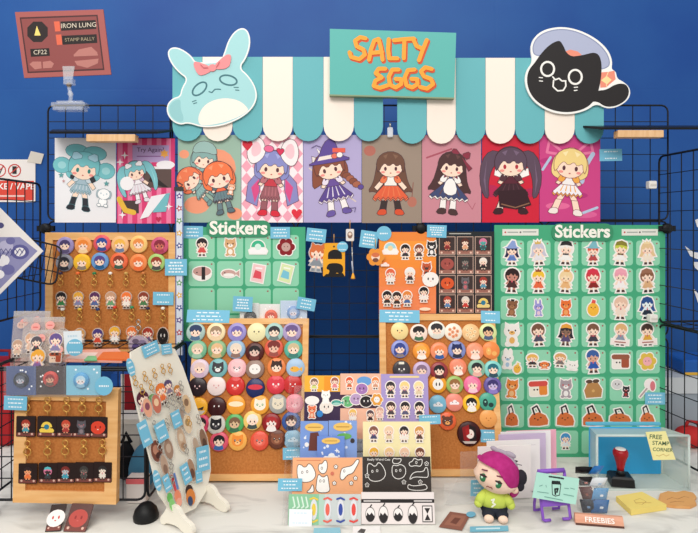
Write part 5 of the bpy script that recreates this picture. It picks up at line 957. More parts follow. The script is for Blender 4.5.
P2 = [(f('2A1A1C', 'E8743C', 'E8743C', 'F0A070'), 'orange shirted portrait', 28.5), (f('D8789A', '3A3A3E', '3A3A3E', '2A2426', acc='cap', ac='5AB8C0'), 'pink and teal portrait', 48.5), (f('7A2A24', '3A9AB0', '3A9AB0', 'B8BCC0'), 'brown-haired blue portrait', 66), (f('3A3836', '4A4644', '4A4644', '6A625C'), 'dark grey portrait', 84.5), (f('2A2626', 'E8DCD0', 'E8DCD0', 'F0E0D0'), 'white-bearded portrait', 103)]
for i, (L, t, x) in enumerate(P1): keychain(CB, x, 426+i*.2, 0, L, '%s keychain, %s in the upper row of the lower left corkboard' % (t, ORD[i]), g, (1, 22), True, off=.003+.0008*(i % 2), card='2A1D1C', wpx=(19, 20.5))
for i, (L, t, x) in enumerate(P2): keychain(CB, x, 473+i*-.3, 0, L, '%s keychain, %s in the lower row of the lower left corkboard' % (t, ORD[i]), g, (0, 25), True, off=.003+.0008*(i % 2), card='2A1D1C', wpx=(18.5, 20))
CH = lean(-.392, TZ, -.350, TZ+.05)
keychain(CH, 56.5, 518, 0, critter('blob', 'F0E8E4', 'C83A30', 'C83A30'), 'dark keychain with a red and white figure, hanging below the lower corkboard', 'keychains hanging below the lower corkboard', (0, 30), True, rot=-4, off=.001, card='33231F', wpx=(15, 25))
keychain(CH, 79, 518, 0, critter('blob', 'B84A42', 'C8605A', '8A2A28'), 'brown keychain with a red blob, hanging below the lower corkboard', 'keychains hanging below the lower corkboard', (-1, 30), True, rot=2, off=.001, card='5A3630', wpx=(22, 26))
# ------------------------------------------------------------ white keychain stand
u = Vector((.518, .855, 0)); BL = Vector((-.385, -.385, TZ+.012)); top = Vector((-.075, .046, .37))
CS = Pl(BL, u, top); CS_ref[0] = CS; WB = mat('EFE9DA', .5)
e = empty('keychain_stand', CS.at(186, 514), 'white board stand hung with keychains, leaning beside the wire cube', 'display stand')
O = [(131, 352), (142, 346), (160, 344), (175, 349), (183, 367), (193, 396), (203, 425), (210, 449), (211, 470), (207, 490), (196, 508), (184, 514), (170, 510), (159, 494), (152, 465), (142, 425), (135, 396), (131, 376)]
m = MB(); m.prism(CS.loc(O, (186, 514)), -.0, .005, WB); m.build('board', e)
iM = e.matrix_world.inverted()
for (P0, nm_) in ((Vector((-.380, -.380, TZ)), 0), (Vector((-.328, -.284, TZ)), 1)):
    hn = Vector((.855, -.518, 0)); foot = Pl(P0, hn, (0, 0, 1)); m = MB()
    m.prism(sm([(-.040, .001), (-.028, .001), (-.02, .008), (.015, .010), (.03, .001), (.056, .001), (.062, .010), (.054, .024), (.03, .030), (.014, .05), (-.014, .05), (-.028, .028), (-.040, .016)], 1), -.005, .005, WB)
    m.build('foot', e, iM @ foot.frame(P0))
g = 'keychains on the white stand'; kc = lambda px, py, s_, L, lb, cl, gold=True, rot=-6, off=.004: keychain(CS, px, py, s_*1.05, L, lb, g, cl, gold, None, rot, off)
kc(143, 403, 19, f('5A2438', 'D86A78', 'C85A8A'), 'big pink and plum keychain at the left edge of white stand', (-4, 26))
kc(152, 399, 9, critter('blob', '6A9A5A', 'E89A60', '3A4A30'), 'small green keychain near the top of the white stand', (-3, 26))
kc(161, 394, 17, f('E87A38', 'F0A04C', 'E8703C', SK), 'big orange keychain near the top of the white stand', (-3, 24))
kc(168, 388, 13, f('5A4A6E', '8A7A8A', '8A7A8A'), 'grey-purple keychain near the top of the white stand', (-2, 22))
kc(177, 392, 11, f('C8823C', 'C85A3C', 'C85A3C'), 'small amber keychain at the top right of the white stand', (-3, 27))
kc(156, 451, 17, [(ell(0, 0, .42, .68), '7A4636', True), (ell(-.05, .1, .22, .3), 'B88068', False), (ell(.05, -.3, .2, .2), '4A2620', False)], 'long brown oval keychain in the middle of white stand', (4, 26), False)
kc(168, 449, 16, [(ell(0, 0, .34, .66), 'A0806C', True), (ell(0, .05, .2, .3), 'C0A690', False)], 'long grey-brown keychain in the middle of white stand', (4, 26), False)
kc(181, 440, 19, [(ell(0, 0, .36, .9), 'C6A88C', True), (ell(0, .2, .2, .3), 'DCC8B0', False), (ell(0, -.4, .2, .2), 'A88468', False)], 'long beige keychain in the middle of white stand', (2, 30), False)
kc(196, 448, 17, [(ell(0, 0, .3, .9), 'B8A08A', True), (ell(0, -.5, .2, .3), '4A3028', False)], 'long tan and dark keychain at right of white stand', (-2, 30), True)
kc(170.5, 502, 15, [(ell(0, .3, .22, .3), '6AB85C', True), (ell(.05, -.2, .22, .4), '8ACC7A', True)], 'green keychain low on the white stand', (-2, 24), False)
kc(177.5, 498, 13, [(ell(0, .1, .3, .5), 'E88A68', True), (ell(0, -.3, .26, .3), 'F0A890', True)], 'salmon keychain low on the white stand', (-2, 24), False)
kc(189.5, 495, 16, [(ell(0, .3, .3, .36), '3A2A26', True), (ell(0, -.1, .36, .5), 'D8823C', True), (ell(-.1, -.3, .2, .3), '3A4A6A', False)], 'orange and black keychain low on the white stand', (-1, 27), False)
kc(174, 482, 13, [(rect(-.22, -.7, .02, .7), 'C8404A', True), (rect(.06, -.7, .26, .7), '5A7AB8', True)], 'red and blue strip keychain low on the white stand', (0, 20), False)
for i, (px, py) in enumerate([(171, 404), (176, 402), (181, 399)]): kc(px, py+14, 9, [(ell(0, 0, .3, .8), ['C8B49A', 'D0A078', 'A89080'][i], True)], 'slim %s keychain with silver clasp, middle of white stand' % ['cream', 'tan', 'taupe'][i], (-1, 18), False, -6, .007)
for i, (px, py) in enumerate([(147, 408), (156, 404), (186, 404), (187, 424)]): kc(px, py, 15, [(ell(0, 0, .32, .6), ['E8A888', 'C8705A', 'D8B890', 'E0C8A8'][i], True), (ell(0, .1, .18, .24), ['8A4A5A', 'F0C8A0', '8A6A50', 'A88A60'][i], False)], 'small oval %s keychain on the white stand' % ['pink', 'red-brown', 'sand', 'cream'][i], (-2, 20), i < 2, -6, .006)
for i, (px, py) in enumerate([(191, 470), (203, 440), (164, 466)]): kc(px, py, 18, [(ell(0, 0, .26, .7), ['A8846A', '8A6A54', 'B89A84'][i], True), (ell(0, -.2, .16, .3), ['6A4636', '5A4034', '8A6A58'][i], False)], 'slim oval %s keychain on the white stand' % ['chestnut', 'umber', 'pale brown'][i], (-1, 22), False, -6, .005)
T = lambda *a, **k_: price_tag(CS, *a, **k_)
T(141, 343, 160.5, 355, 'wide blue price tag at the top of the white stand', off=.004, rot=-10)
T(160.5, 344, 173, 354, 'second blue price tag at top right of the white stand', off=.0045, rot=4)
T(126.5, 358, 135, 377, 'oval blue price tag on upper left edge of white stand', off=.003, rot=-8, shape='round')
T(139, 421, 150.5, 446, 'blue price tag left of the brown oval keychain', off=.009, rot=-10, rows=2)
T(155, 422, 168, 441, 'blue price tag above the grey-brown keychain on the stand', off=.010, rot=-10, rows=2)
T(171, 411, 182, 427, 'blue price tag above the beige keychain on the stand', off=.012, rot=-8, rows=2)
T(195, 447, 211, 470, 'large blue price tag on the right edge of white stand', off=.010, rot=8)
T(195, 470, 203, 482, 'small blue price tag below the large one on the stand', off=.009, rot=6, rows=2)
T(153, 470, 161.5, 491, 'oval blue price tag on lower left edge of white stand', off=.003, rot=-6, shape='round')
T(163, 475, 171, 491, 'blue price tag above the green keychain on the stand', off=.009, rot=-10, rows=2)
T(181, 464, 191, 483, 'blue price tag above the orange and black keychain', off=.009, rot=-10, rows=3)
# ------------------------------------------------------------ price tags elsewhere
N = V(-.034)
price_tag(N, 165, 259, 187, 275.5, 'blue price tag across the lanyard beside the upper left corkboard', .0, 0, 4)
price_tag(N, 153, 292, 173.5, 305, 'blue price tag on right frame of the upper left corkboard', .0, 1, 2)
price_tag(SF, 182, 226, 203, 238.5, 'blue price tag at top left of the small sticker board', .0005, 1, 3)
price_tag(SF, 270.5, 227, 290, 238.5, 'blue price tag right of the small board title', .0045, 0, 3)
price_tag(V(-.068), 233, 296.5, 252.5, 311.5, 'blue price tag over the dark badge card', .0, 3, 4)
price_tag(V(-.072), 297, 298, 315.5, 310, 'tilted blue price tag over the pale blue badge card', .0, 10, 3)
price_tag(CD, 187, 310, 229.5, 322.5, 'wide blue price tag on top of the left badge corkboard', .0055, 1, 3)
price_tag(V(-.013), 306.5, 228.5, 326, 242, 'tilted blue price tag above the fox charm', .0, 6, 3)
price_tag(V(-.013), 337, 241.5, 348, 252, 'round blue price tag on the yellow card charm', .0, 0, 2, shape='round')
price_tag(V(-.013), 360, 231, 377.5, 248, 'blue price tag above the orange flower charm', .0, 8, 4)
price_tag(V(-.0145), 376.5, 226, 391.5, 241, 'round blue price tag at corner of the orange sticker sheet', .0, 0, 1, shape='round')
price_tag(V(-.0145), 427, 225, 446.5, 237.5, 'blue price tag atop the join of the large sticker sheets', .0, 2, 4)
price_tag(CE, 379.5, 310, 419.5, 322.5, 'wide blue price tag below the orange sticker sheet', .0055, 1, 3)
price_tag(CE, 481, 311, 500, 323, 'blue price tag at top right of the right badge corkboard', .0055, 2, 2)
price_tag(V(-.008), 599.5, 149, 622, 161, 'blue price tag on the grid right of the magenta print', .0, -1, 2)
price_tag(SF, 645, 392.5, 665, 404.5, 'blue price tag near the lower right of the large board', .002, 0, 3)
price_tag(CD, 283, 448, 302.5, 459, 'blue price tag beside the blue cloud cards', .03, -2, 2)
price_tag(T3, 278, 479, 302, 490.5, 'blue price tag at left of the peach cat sheet', .004, 0, 3)
price_tag(T4, 289, 510, 312, 526, 'white price card over the green washi sheet', .004, 1, 2, 'EEF3F6', tc='D8E6F0', name='price_card')
price_tag(T1, 419, 415, 440.5, 424, 'blue price tag at lower right of the lavender sheet', .006, -2, 2)
price_tag(CE, 480.5, 430, 500, 442, 'blue price tag beside the large dark red badge', .001, 1, 2)
tt = FLAT(TZ+.002)
flatcard(tt, [(470, 527), (508, 526), (508.5, 531), (470, 532)], '72B4CC', 'long blue label strip lying at the front of the table', 'label', 'label_strip', .0012, lambda m, G: m.flat(G([(476, 530), (476, 528.5), (500, 528), (500, 529.5)]), 'C8E4EE'))
flatcard(tt, [(314, 528.5), (340, 528), (341, 536), (313, 536)], '8CC0D0', 'blue label strip at the front edge below the washi sheets', 'label', 'label_strip', .0012)
flatcard(FLAT(TZ+.0022), [(353, 527), (380, 526.5), (381, 537), (352, 537)], 'ECE9E6', 'white card at the front edge, partly cut off', 'card', 'paper_card', .0012, lambda m, G: m.flat(G([(357, 533), (361, 529), (366, 530), (364, 534)]), '4A4644'))
flatcard(tt, [(439, 527), (450, 512), (470.5, 515), (462, 530.5)], '8A5A4C', 'brown picture card lying on the table beside the doll', 'card', 'picture_card', .0012, lambda m, G: [m.flat(G([(444, 525), (452, 515), (466, 517), (460, 527)]), '9C6A58'), m.flat(G([(450, 523), (455, 518), (461, 519), (456, 525)]), '6E4238')])
flatcard(FLAT(TZ+.0040), [(471+4.8*math.cos(i*.45), 514.5+2.6*math.sin(i*.45)) for i in range(14)], '6FB2CE', 'oval blue price tag on the brown picture card', 'price tag', 'price_tag', .0012)
# ------------------------------------------------------------ envelopes in a clear holder, doll
HO = lambda d_: (Vector((.2515, -.268, TZ+.004))+Vector((.070*d_, .115*d_, 0)))
uu = Vector((1, .10, 0)).normalized()
ENV = [(0, 'F3EDEA', 478, 531, 445.5, 'white envelope at the front of the clear holder'), (.3, 'F1ECEC', 487, 540, 440, 'second white envelope from the front of the holder'), (.62, 'CDBAD8', 499, 546, 433.5, 'lavender envelope in the clear holder'), (.78, 'F4F0F2', 501, 551, 431, 'white envelope between the lavender and pink ones'), (1.0, 'EFAFC4', 507, 556.5, 430, 'pink envelope at the back of the clear holder')]
for d_, c, x0, x1, y0, lb in ENV:
    P0 = HO(d_); pl = Pl(P0, uu, Vector((.01, .03, 1)) - uu*uu.dot(Vector((.01, .03, 1)))); a, b_ = pl.hit(x0, 500), pl.hit(x1, 500); t_ = pl.hit((x0+x1)/2, y0)
    w = (b_-a).dot(pl.u); x0_ = (a-P0).dot(pl.u); h = (t_-P0).dot(pl.v); m = MB(); m.prism(rect(x0_, 0, x0_+w, h), -.003, 0, mat(c, .45)); m.y = -.003
    if d_ == 0: m.lines([(x0_+w*.62, h*.74), (x0_+w*.74, h*.7), (x0_+w*.68, h*.67)], .003, '3A3438'); m.lines([(x0_+w*.7, h*.66), (x0_+w*.82, h*.62)], .002, '8A8088'); m.flat([(x0_+w*.4, h*.76), (x0_+w*.5, h*.84), (x0_+w*.66, h*.76)], 'B0A4B0')
    if d_ == .3: m.lines([(x0_+w*.08, h*.9), (x0_+w*.92, h*.9)], .0012, 'D8D0D4')
    tag(m.build('envelope', None, pl.frame(P0)), lb, 'envelope', 'envelopes in the clear holder')
m = MB(); a, b_ = HO(-.12), HO(1.1); fr = Pl(a, uu); T0 = fr.frame(a); cl = clear('EEF2F4', .08, .08)
m.box(-.008, .118, -.002, 0, 0, .05, cl); m.box(-.008, .118, 0, .128, -.002, 0, cl, Matrix(((1, .55, 0, 0), (0, 1, 0, 0), (0, 0, 1, 0), (0, 0, 0, 1)))); m.box(.069, .195, .126, .128, 0, .07, cl)
M0 = T0.copy(); M0.translation = a+Vector((-.012, -.005, 0))
tag(m.build('envelope_holder', None, M0), 'clear acrylic holder carrying the envelopes behind the doll', 'holder')
price_tag(Pl(a+Vector((0, -.004, 0)), uu), 470.5, 480, 484, 496, 'blue price tag on the envelope holder, left of the doll', .0005, 2, 3)
# doll
DP = FLAT(TZ).hit(494, 516); DP.z = TZ; s_ = (DP.y+D)/F
RZd = Matrix.Rotation(math.radians(-8), 4, 'Z'); TD = Matrix.Translation((DP.x, DP.y, TZ+.001)) @ RZd
e = empty('plush_doll', TD, 'seated plush doll with magenta hair and lime green shirt', 'doll')
k = s_; SKN = mat('F4D3BD', .85, bump=.1, scale=400)
hx, hz = .006, 43*k
MH = Matrix.Translation((hx, 0, hz)) @ Matrix.Rotation(math.radians(13), 4, 'Y') @ Matrix.Rotation(math.radians(-20), 4, 'Z') @ Matrix.Translation((-hx, 0, -hz))
m = MB(); m.ball(hx, -.002, hz-2*k, 20.5*k, 17*k, 18.5*k, SKN, 28, 18, None, lambda x, y, z: (x*(1+.10*(1-z*z)*(1 if z < 0 else 0)), y, z*(.9 if z < 0 else 1))); m.ball(hx+20*k, 0, hz-8*k, 4*k, 3*k, 4.5*k, SKN, 10, 8); m.build('head', e, MH)
HR = mat('A8206E', .85, h2='B62C7C', scale=90, bump=.2)
def hairfn(x, y, z):
    if y < .25:                                        # fringe swept from the left temple down to the right ear
        lim = .40+.12*(1-(x+.3)**2) if x < .12 else .50-1.15*(x-.12)
        if z < lim: z = lim+(z-lim)*.05; y = y*.97 if y < 0 else y
    return (x, y, z)
m = MB(); m.ball(hx+.3*k, .0008, hz-.5*k, 22.2*k, 19*k, 21*k, HR, 56, 40, None, hairfn)
m.ball(hx+19*k, 6*k, hz-10*k, 5*k, 7*k, 9*k, HR, 14, 10); m.build('hair', e, MH)
m = MB(); m.ball(hx+22*k, 4*k, hz+3*k, 6.5*k, 6*k, 8*k, mat('26222C', .85), 16, 10); m.ball(hx+24*k, 2*k, hz-4*k, 4*k, 4*k, 5*k, mat('26222C', .85), 12, 8); m.build('hair_bun', e, MH)
m = MB(); m.tube([(hx+20*k*math.cos(t), 2*k, hz-1*k+22.2*k*math.sin(t)) for t in [math.radians(38+12*i) for i in range(7)]], 2.2*k, mat('A59AA8', .8), 8); m.ball(hx-8*k, 2*k, hz+21*k, 4*k, 2*k, 2.4*k, mat('A59AA8', .8), 12, 8); m.ball(hx+8*k, 2*k, hz+21.5*k, 6*k, 2.4*k, 3*k, mat('A59AA8', .8), 12, 8); m.build('headband', e, MH)
for sx in (-9, 6):
    m = MB(); m.ball(hx+sx*k, -16.4*k+(abs(sx+1)*.03*k), hz-3.5*k, 3.4*k, 1.5*k, 4.2*k, mat('2E7A4E', .6), 12, 8); m.ball(hx+sx*k, -17.2*k, hz-1.2*k, 3.9*k, 1.2*k, 1.1*k, mat('3A1E24', .6), 10, 6); m.ball(hx+(sx-1)*k, -17.7*k, hz-3*k, 1.1*k, .6*k, 1.2*k, mat('CFE8D4', .6), 8, 6); m.build('eye', e, MH)
    m = MB(); m.tube([(hx+(sx-3)*k, -16.6*k, hz+3.6*k), (hx+(sx+2.6)*k, -16.4*k, hz+4.6*k)], .7*k, mat('7A3048', .8), 6); m.build('eyebrow', e, MH)
m = MB(); m.tube([(hx-4*k, -16.6*k, hz-10.5*k), (hx-2.6*k, -17*k, hz-9.4*k), (hx-1*k, -17*k, hz-9.8*k), (hx+.6*k, -16.8*k, hz-9.2*k), (hx+2*k, -16.4*k, hz-10.6*k)], .5*k, mat('8A4A44', .8), 6); m.build('mouth', e, MH)
SH = mat('C6D65C', .85, bump=.15, scale=300)
m = MB(); m.ball(0, 0, 17.5*k, 12.5*k, 9.5*k, 12.5*k, SH, 20, 14, None, lambda x, y, z: (x*(1.12-.12*z), y, z)); m.build('shirt', e)
for sx in (-1, 1):
    m = MB(); m.tube([(sx*8*k, -1*k, 22*k), (sx*13*k, -3*k, 18*k), (sx*15.5*k, -5*k, 14.5*k)], [5*k, 5*k, 4.6*k], SH, 12); m.ball(sx*15.5*k, -5*k, 14*k, 4.4*k, 4.4*k, 4.2*k, SH, 12, 8); m.build('sleeve', e)
m = MB(-11.2*k); m.y = -9.9*k; m.lines([(-3.5*k, 20*k), (-1*k, 21*k), (-2.5*k, 17.5*k), (0, 16*k), (-3*k, 13.5*k)], 1.6*k, 'F2F2DC'); m.build('shirt_print', e)
m = MB(); m.ball(0, 0, 7.5*k, 13.4*k, 10*k, 6.6*k, mat('232633', .85), 20, 12)
for sx in (-6, 6.5): m.ball(sx*k, -7*k, 5.2*k, 6.6*k, 9*k, 5*k, mat('232633', .85), 16, 10)
m.build('shorts', e)
for sx in (-6.5, 7): m = MB(); m.ball(sx*k, -14.5*k, 4*k, 4.8*k, 3.4*k, 3.9*k, SKN, 14, 10); m.build('foot', e)
# ------------------------------------------------------------ purple easel and mint card
P0 = FLAT(TZ).hit(556, 521); ke = (P0.y+D)/F; PU = mat('8A58C4', .4); TE = Matrix.Translation((P0.x, P0.y, TZ+.0018)) @ Matrix.Rotation(math.radians(8), 4, 'Z')
e = empty('card_stand', TE, 'small purple wire easel with a purple crossbar', 'easel')
m = MB(); r = 1.5*ke
for sx in (-1, 1):
    x = sx*14.5*ke
    m.tube([(x-sx*8*ke, -.003, r), (x-sx*1.5*ke, -.004, r), (x, -.004, 2*ke), (x, .004, 14*ke), (x-sx*.5*ke, .022, 45*ke)], r, PU, 8)
    m.tube([(x-sx*.5*ke, .020, 40*ke), (x-sx*.5*ke, .040, 10*ke), (x-sx*1*ke, .043, r), (x-sx*8*ke, .043, r)], r, PU, 8)
m.tube([(-14*ke, .022, 45*ke), (14*ke, .022, 45*ke)], r*1.6, PU, 8); m.build('frame', e)
m = MB(); m.box(-15*ke, 15*ke, -.001, .010, 14*ke, 24*ke, PU, bev=.002); m.build('crossbar', e)
pl = Pl(TE @ Vector((0, -.010, 20*ke)), TE.to_3x3() @ Vector((1, 0, 0)), TE.to_3x3() @ Vector((0, .3, 1)))
flatm = MB(); O = [(536.5, 472), (579, 478.5), (575.5, 504.5), (532, 497.5)]; org = (555.5, 488); G = lambda p: pl.loc(p, org); k = pl.mpp(*org)
flatm.prism(G(O), -.0015, 0, mat('AEDDCE', .5)); flatm.y = -.0015
for t in ([(549, 476.5), (552, 476.8)], [(553, 477), (556, 477.4)], [(557, 477.5), (559.5, 477.9)], [(560.5, 478), (563, 478.5)]): flatm.lines(G(t), 1.6*k, '2A3A3A')
flatm.lines(G([(551.5, 482), (552, 494.5), (555, 496), (559, 495), (560.5, 484), (557, 481)]), .7*k, '26302E', True); flatm.flat(G([(551.5, 480.5), (559.5, 481), (560.5, 484.5), (551.5, 484)]), '1E2424'); flatm.lines(G([(555, 494), (554.5, 489), (557.5, 488.5), (556.5, 492)]), 1.6*k, '1E2424')
for t in ([(539, 486), (542, 485)], [(545.5, 485), (545.8, 487)], [(537, 491.5), (548, 493)], [(564, 488), (568, 488.5)], [(570, 488), (574, 489)], [(563, 494), (573, 496)], [(544, 496.5), (562, 500)]): flatm.lines(G(t), .6*k, '6A9A90')
tag(flatm.build('notice_card', None, pl.at(*org)), 'mint green notice card with a black drawing on the purple easel', 'card')
# ------------------------------------------------------------ clear cup of packets
P0 = FLAT(TZ).hit(592, 511); k = (P0.y+D)/F; TC = Matrix.Translation((P0.x, P0.y, TZ+.0005))
m = MB(); m.lathe([(13*k, 0), (14.2*k, .002), (14.4*k, 34*k), (14.1*k, 34*k), (13.8*k, .004), (12*k, .003)], clear('F2F4F6', .07, .05), 32)
tag(m.build('clear_cup', None, TC), 'clear round tub full of small packets', 'tub')
def packet(x, y, z, w, h, c, c2, rx, rz, lb):
    m = MB(); n = 6; vs = []; fs = []
    for sgn in (-1, 1):
        for j in range(n+1):
            for i in range(n+1):
                u_, v_ = i/n, j/n; vs.append((w*k*(u_-.5), sgn*2.6*k*(math.sin(math.pi*u_)*math.sin(math.pi*v_))**.5, h*k*(v_-.5)))
    q0 = (n+1)**2
    for j in range(n):
        for i in range(n): a = j*(n+1)+i; fs.append((a, a+1, a+n+2, a+n+1)); a += q0; fs.append((a, a+n+1, a+n+2, a+1))
    m.add(vs[:], fs, mat(c, .3), True); m.add([(p[0]*.6, p[1]*1.06, p[2]*.5) for p in vs], fs, mat(c2, .3), True)
    M = TC @ Matrix.Translation((x*k, y*k, z*k)) @ Matrix.Rotation(math.radians(rz), 4, 'Z') @ Matrix.Rotation(math.radians(rx), 4, 'X') @ Matrix.Rotation(math.radians(rz*.6), 4, 'Y')
    tag(m.build('packet', None, M), lb, 'packet', 'packets in the clear tub')
packet(-6, -6, 8, 14, 14, '27303C', '7AA4CC', 8, -20, 'dark packet at bottom left of the clear tub'); packet(5, -7, 8, 18, 14, '2E6CA8', 'E8ECEE', 6, 10, 'blue and white packet at bottom of the clear tub')
packet(-7, -5, 20, 12, 14, '5A2A20', '94503E', 10, -26, 'brown-red packet in middle of the clear tub'); packet(5, -7, 20, 17, 13, '5A98C8', 'F0F2F4', 8, 12, 'pale blue packet in middle of the clear tub')
packet(-7.5, -3, 31, 13, 11, '221E1E', 'D87C68', 18, -14, 'black and pink packet at upper left of the clear tub'); packet(4, -5, 31, 18, 11, 'E4E8EC', '9CC0E0', 20, 14, 'white packet near the top of the clear tub')
packet(5, 2, 40, 16, 12, '2676C0', '5AA0D8', 30, 24, 'bright blue packet on top of the clear tub'); packet(-7, 3, 39.5, 16, 11, '1C181A', '3A3436', 34, -10, 'black packet at the back of the clear tub')
# ------------------------------------------------------------ small front things
P0 = FLAT(TZ).hit(600, 527); k = (P0.y+D)/F; TF = Matrix.Translation((P0.x, P0.y, TZ+.0008)) @ Matrix.Rotation(math.radians(-9), 4, 'Z') @ Matrix.Rotation(math.radians(0), 4, 'X')
e = empty('wooden_sign', TF, 'pinkish wooden block sign with white FREEBIES letters', 'sign')
m = MB(); m.add([(x, y, z) for x in (-23*k, 23*k) for y, z in ((0, 0), (.016, 0), (.018, 8.5*k), (.010, 8.8*k))], [(0, 3, 2, 1), (4, 5, 6, 7), (0, 4, 7, 3), (3, 7, 6, 2), (2, 6, 5, 1), (1, 5, 4, 0)], mat('D89A7E', .6, h2='E2AA90', scale=20, stretch=(1, 6, 6))); m.add([(x, y-.0004, z) for x in (-23*k, 23*k) for y, z in ((0, 0), (.001, 0), (.0022, 1.8*k), (.0012, 1.8*k))], [(0, 3, 2, 1), (4, 5, 6, 7), (0, 4, 7, 3)], mat('5A3A30', .7)); m.build('block', e)
m = MB(); m.text('FREEBIES', 0, 0, 6.6*k, 'F8EFE8', .02, 0, 1.12)
m.build('lettering', e, Matrix.Translation((0, .0035, 5.2*k)) @ Matrix.Rotation(-math.atan2(.010, 8.8*k), 4, 'X') @ Matrix.Translation((0, -.0006, 0)))
PADM = mat('EBD377', .7)
m = MB(); O = [(616, 500), (642, 495.5), (666.5, 508.5), (631, 514)]; pl = FLAT(TZ+.0006); org = (640, 505); m.prism(pl.loc([(x, y+1.5) for x, y in O], org), -.013, 0, PADM); m.y = -.013
G = lambda p: FLAT(TZ+.0136).loc(p, org)
pt = FLAT(TZ+.0136).loc([(634, 501), (640, 499), (646, 502), (642, 505), (636, 504)], (640, 500)); m.lines([(a, b_) for a, b_ in pt], .0012, 'B8924A', True); m.lines([(pt[0][0]-.002, pt[0][1]-.01), (pt[2][0]+.008, pt[2][1]-.006)], .002, 'C49A4A')
for i in range(1, 5): pass
tag(m.build('sticky_pad', None, pl.at(*org)), 'square pad of yellow paper with a small stamped mark', 'paper pad')
m = MB(); O = [(658, 503), (660, 496), (668, 493.5), (676, 494.5), (684, 493), (693, 495), (696.5, 499), (694.5, 502), (696.5, 506), (690, 509), (676, 508.5), (664, 507)]; org = (677, 501); m.prism(pl.loc(O, org), -.006, 0, mat('D4975A', .65, h2='DDA76C', scale=40)); m.y = -.006; m.flat(grow(pl.loc(O, org), -.004), mat('DBA264', .65))
Gw = lambda p: pl.loc(p, org); m.lines(Gw([(667, 502), (672, 500), (678, 501.5), (684, 499), (689, 500)]), .0016, 'A8703C'); m.lines(Gw([(670, 505), (676, 504), (684, 504.5)]), .0016, 'A8703C')
tag(m.build('wooden_coaster', None, pl.at(*org)), 'toast-shaped tan wooden piece at the right table edge', 'coaster')
# bin lying on its side, stamp inside it
yF, yB = -.207, -.125; xa, xb = (597-349)*(yF+D)/F, (689-349)*(yF+D)/F; zb, ztp = TZ+.001, TZ+.136
ins_ = .016; e = empty('storage_bin', Vector(((xa+xb)/2, yB, zb)), 'clear frosted plastic bin lying on its side around the stamp', 'bin'); cxx = (xa+xb)/2; w = (xb-xa)/2; FR = clear('DCE8E0', .38, .3)
m = MB(); d_ = yF-yB; t = .003; ins = ins_; h = ztp-zb
def wall(p): m.add(p, [(0, 1, 2, 3), (7, 6, 5, 4), (0, 4, 5, 1), (1, 5, 6, 2), (2, 6, 7, 3), (3, 7, 4, 0)], FR)
fc = [(-w, d_, 0), (w, d_, 0), (w, d_, h), (-w, d_, h)]; bc = [(-w+ins, 0, ins*.2), (w-ins, 0, ins*.2), (w-ins, 0, h-ins*.6), (-w+ins, 0, h-ins*.6)]
fi = [(-w+t, d_, t), (w-t, d_, t), (w-t, d_, h-t), (-w+t, d_, h-t)]; bi = [(-w+ins+t, 0, ins*.2+t), (w-ins-t, 0, ins*.2+t), (w-ins-t, 0, h-ins*.6-t), (-w+ins+t, 0, h-ins*.6-t)]
for i in range(4):
    j = (i+1) % 4; wall([fc[i], fc[j], bc[j], bc[i], fi[i], fi[j], bi[j], bi[i]])
m.box(-w+ins, w-ins, -.001, .002, ins*.2, h-ins*.6, FR); m.build('body', e)
m = MB()
for i in range(4):
    j = (i+1) % 4; p, q_ = fc[i], fc[j]; m.tube([p, q_], .0032, clear('DCEAE6', .6, .3), 8)
m.build('rim', e)
m = MB(); m.box(-w+.013, w-.026, -.006, -.002, .005, h-.006, mat('36A4DC', .4), bev=.003); m.build('blue_insert', e)
m = MB(); m.box(-w+.010, w-.022, .003, .012, h-.006, h+.002, mat('62B4D0', .4), bev=.002); m.build('blue_lid', e)
m = MB(); nt_ = V(yF-.006); org = (660, 446); G = lambda p: nt_.loc(p, org); k = nt_.mpp(*org); m.prism(G([(645.5, 432), (665.5, 431), (675.5, 459.5), (653, 460)]), -.0008, 0, mat('F1E9A4', .6)); m.y = -.0008
for t_, x, y, sz in (('FREE', 655.5, 437, 6.2), ('STAMP', 660.5, 443.3, 5.6), ('CORNER', 662.5, 449.8, 5)): p = G([(x, y)])[0]; m.text(t_, p[0], p[1], sz*k, '2C5A40', .015, 3)
m.lines(G([(656, 455), (659, 456), (663, 454), (666, 456), (669, 454.5)]), .5*k, 'C8A860')
tag(m.build('paper_note', None, nt_.at(*org)), 'yellow paper note reading FREE STAMP CORNER on the clear bin', 'note')
P0 = FLAT(TZ).hit(620.5, 485.5); k = (P0.y+D)/F*.92; e = empty('hand_stamp', Matrix.Translation((P0.x, P0.y, TZ+.0058)) @ Matrix.Rotation(math.radians(-10), 4, 'Z'), 'red-handled rubber stamp on a black base inside the clear bin', 'stamp')
m = MB(); vs = [(sx*a*k, sy*b_*k, z*k) for z, a, b_ in ((0, 12, 10), (8, 11.4, 9.4), (10, 9.5, 8)) for sx, sy in ((-1, -1), (1, -1), (1, 1), (-1, 1))]
fs = [(3, 2, 1, 0), (8, 9, 10, 11)]+[(r*4+i, r*4+(i+1) % 4, r*4+4+(i+1) % 4, r*4+4+i) for r in range(2) for i in range(4)]; m.add(vs, fs, mat('1B1C1F', .4)); m.lathe([(5*k, 9.8*k), (4.2*k, 13*k), (3.6*k, 15*k)], mat('1B1C1F', .4), 16); m.build('base', e)
m = MB(); m.lathe([(3.6*k, 14*k), (4*k, 18*k), (5*k, 23*k), (6.6*k, 28*k), (7.8*k, 31*k), (8*k, 34*k), (7*k, 36.5*k), (5.2*k, 37.3*k)], mat('A01820', .25), 24); m.build('handle', e)
m = MB(); m.lathe([(5.6*k, 37*k), (5.2*k, 37.8*k), (3*k, 38.2*k)], mat('E8DEDA', .3), 20); m.build('cap_label', e)
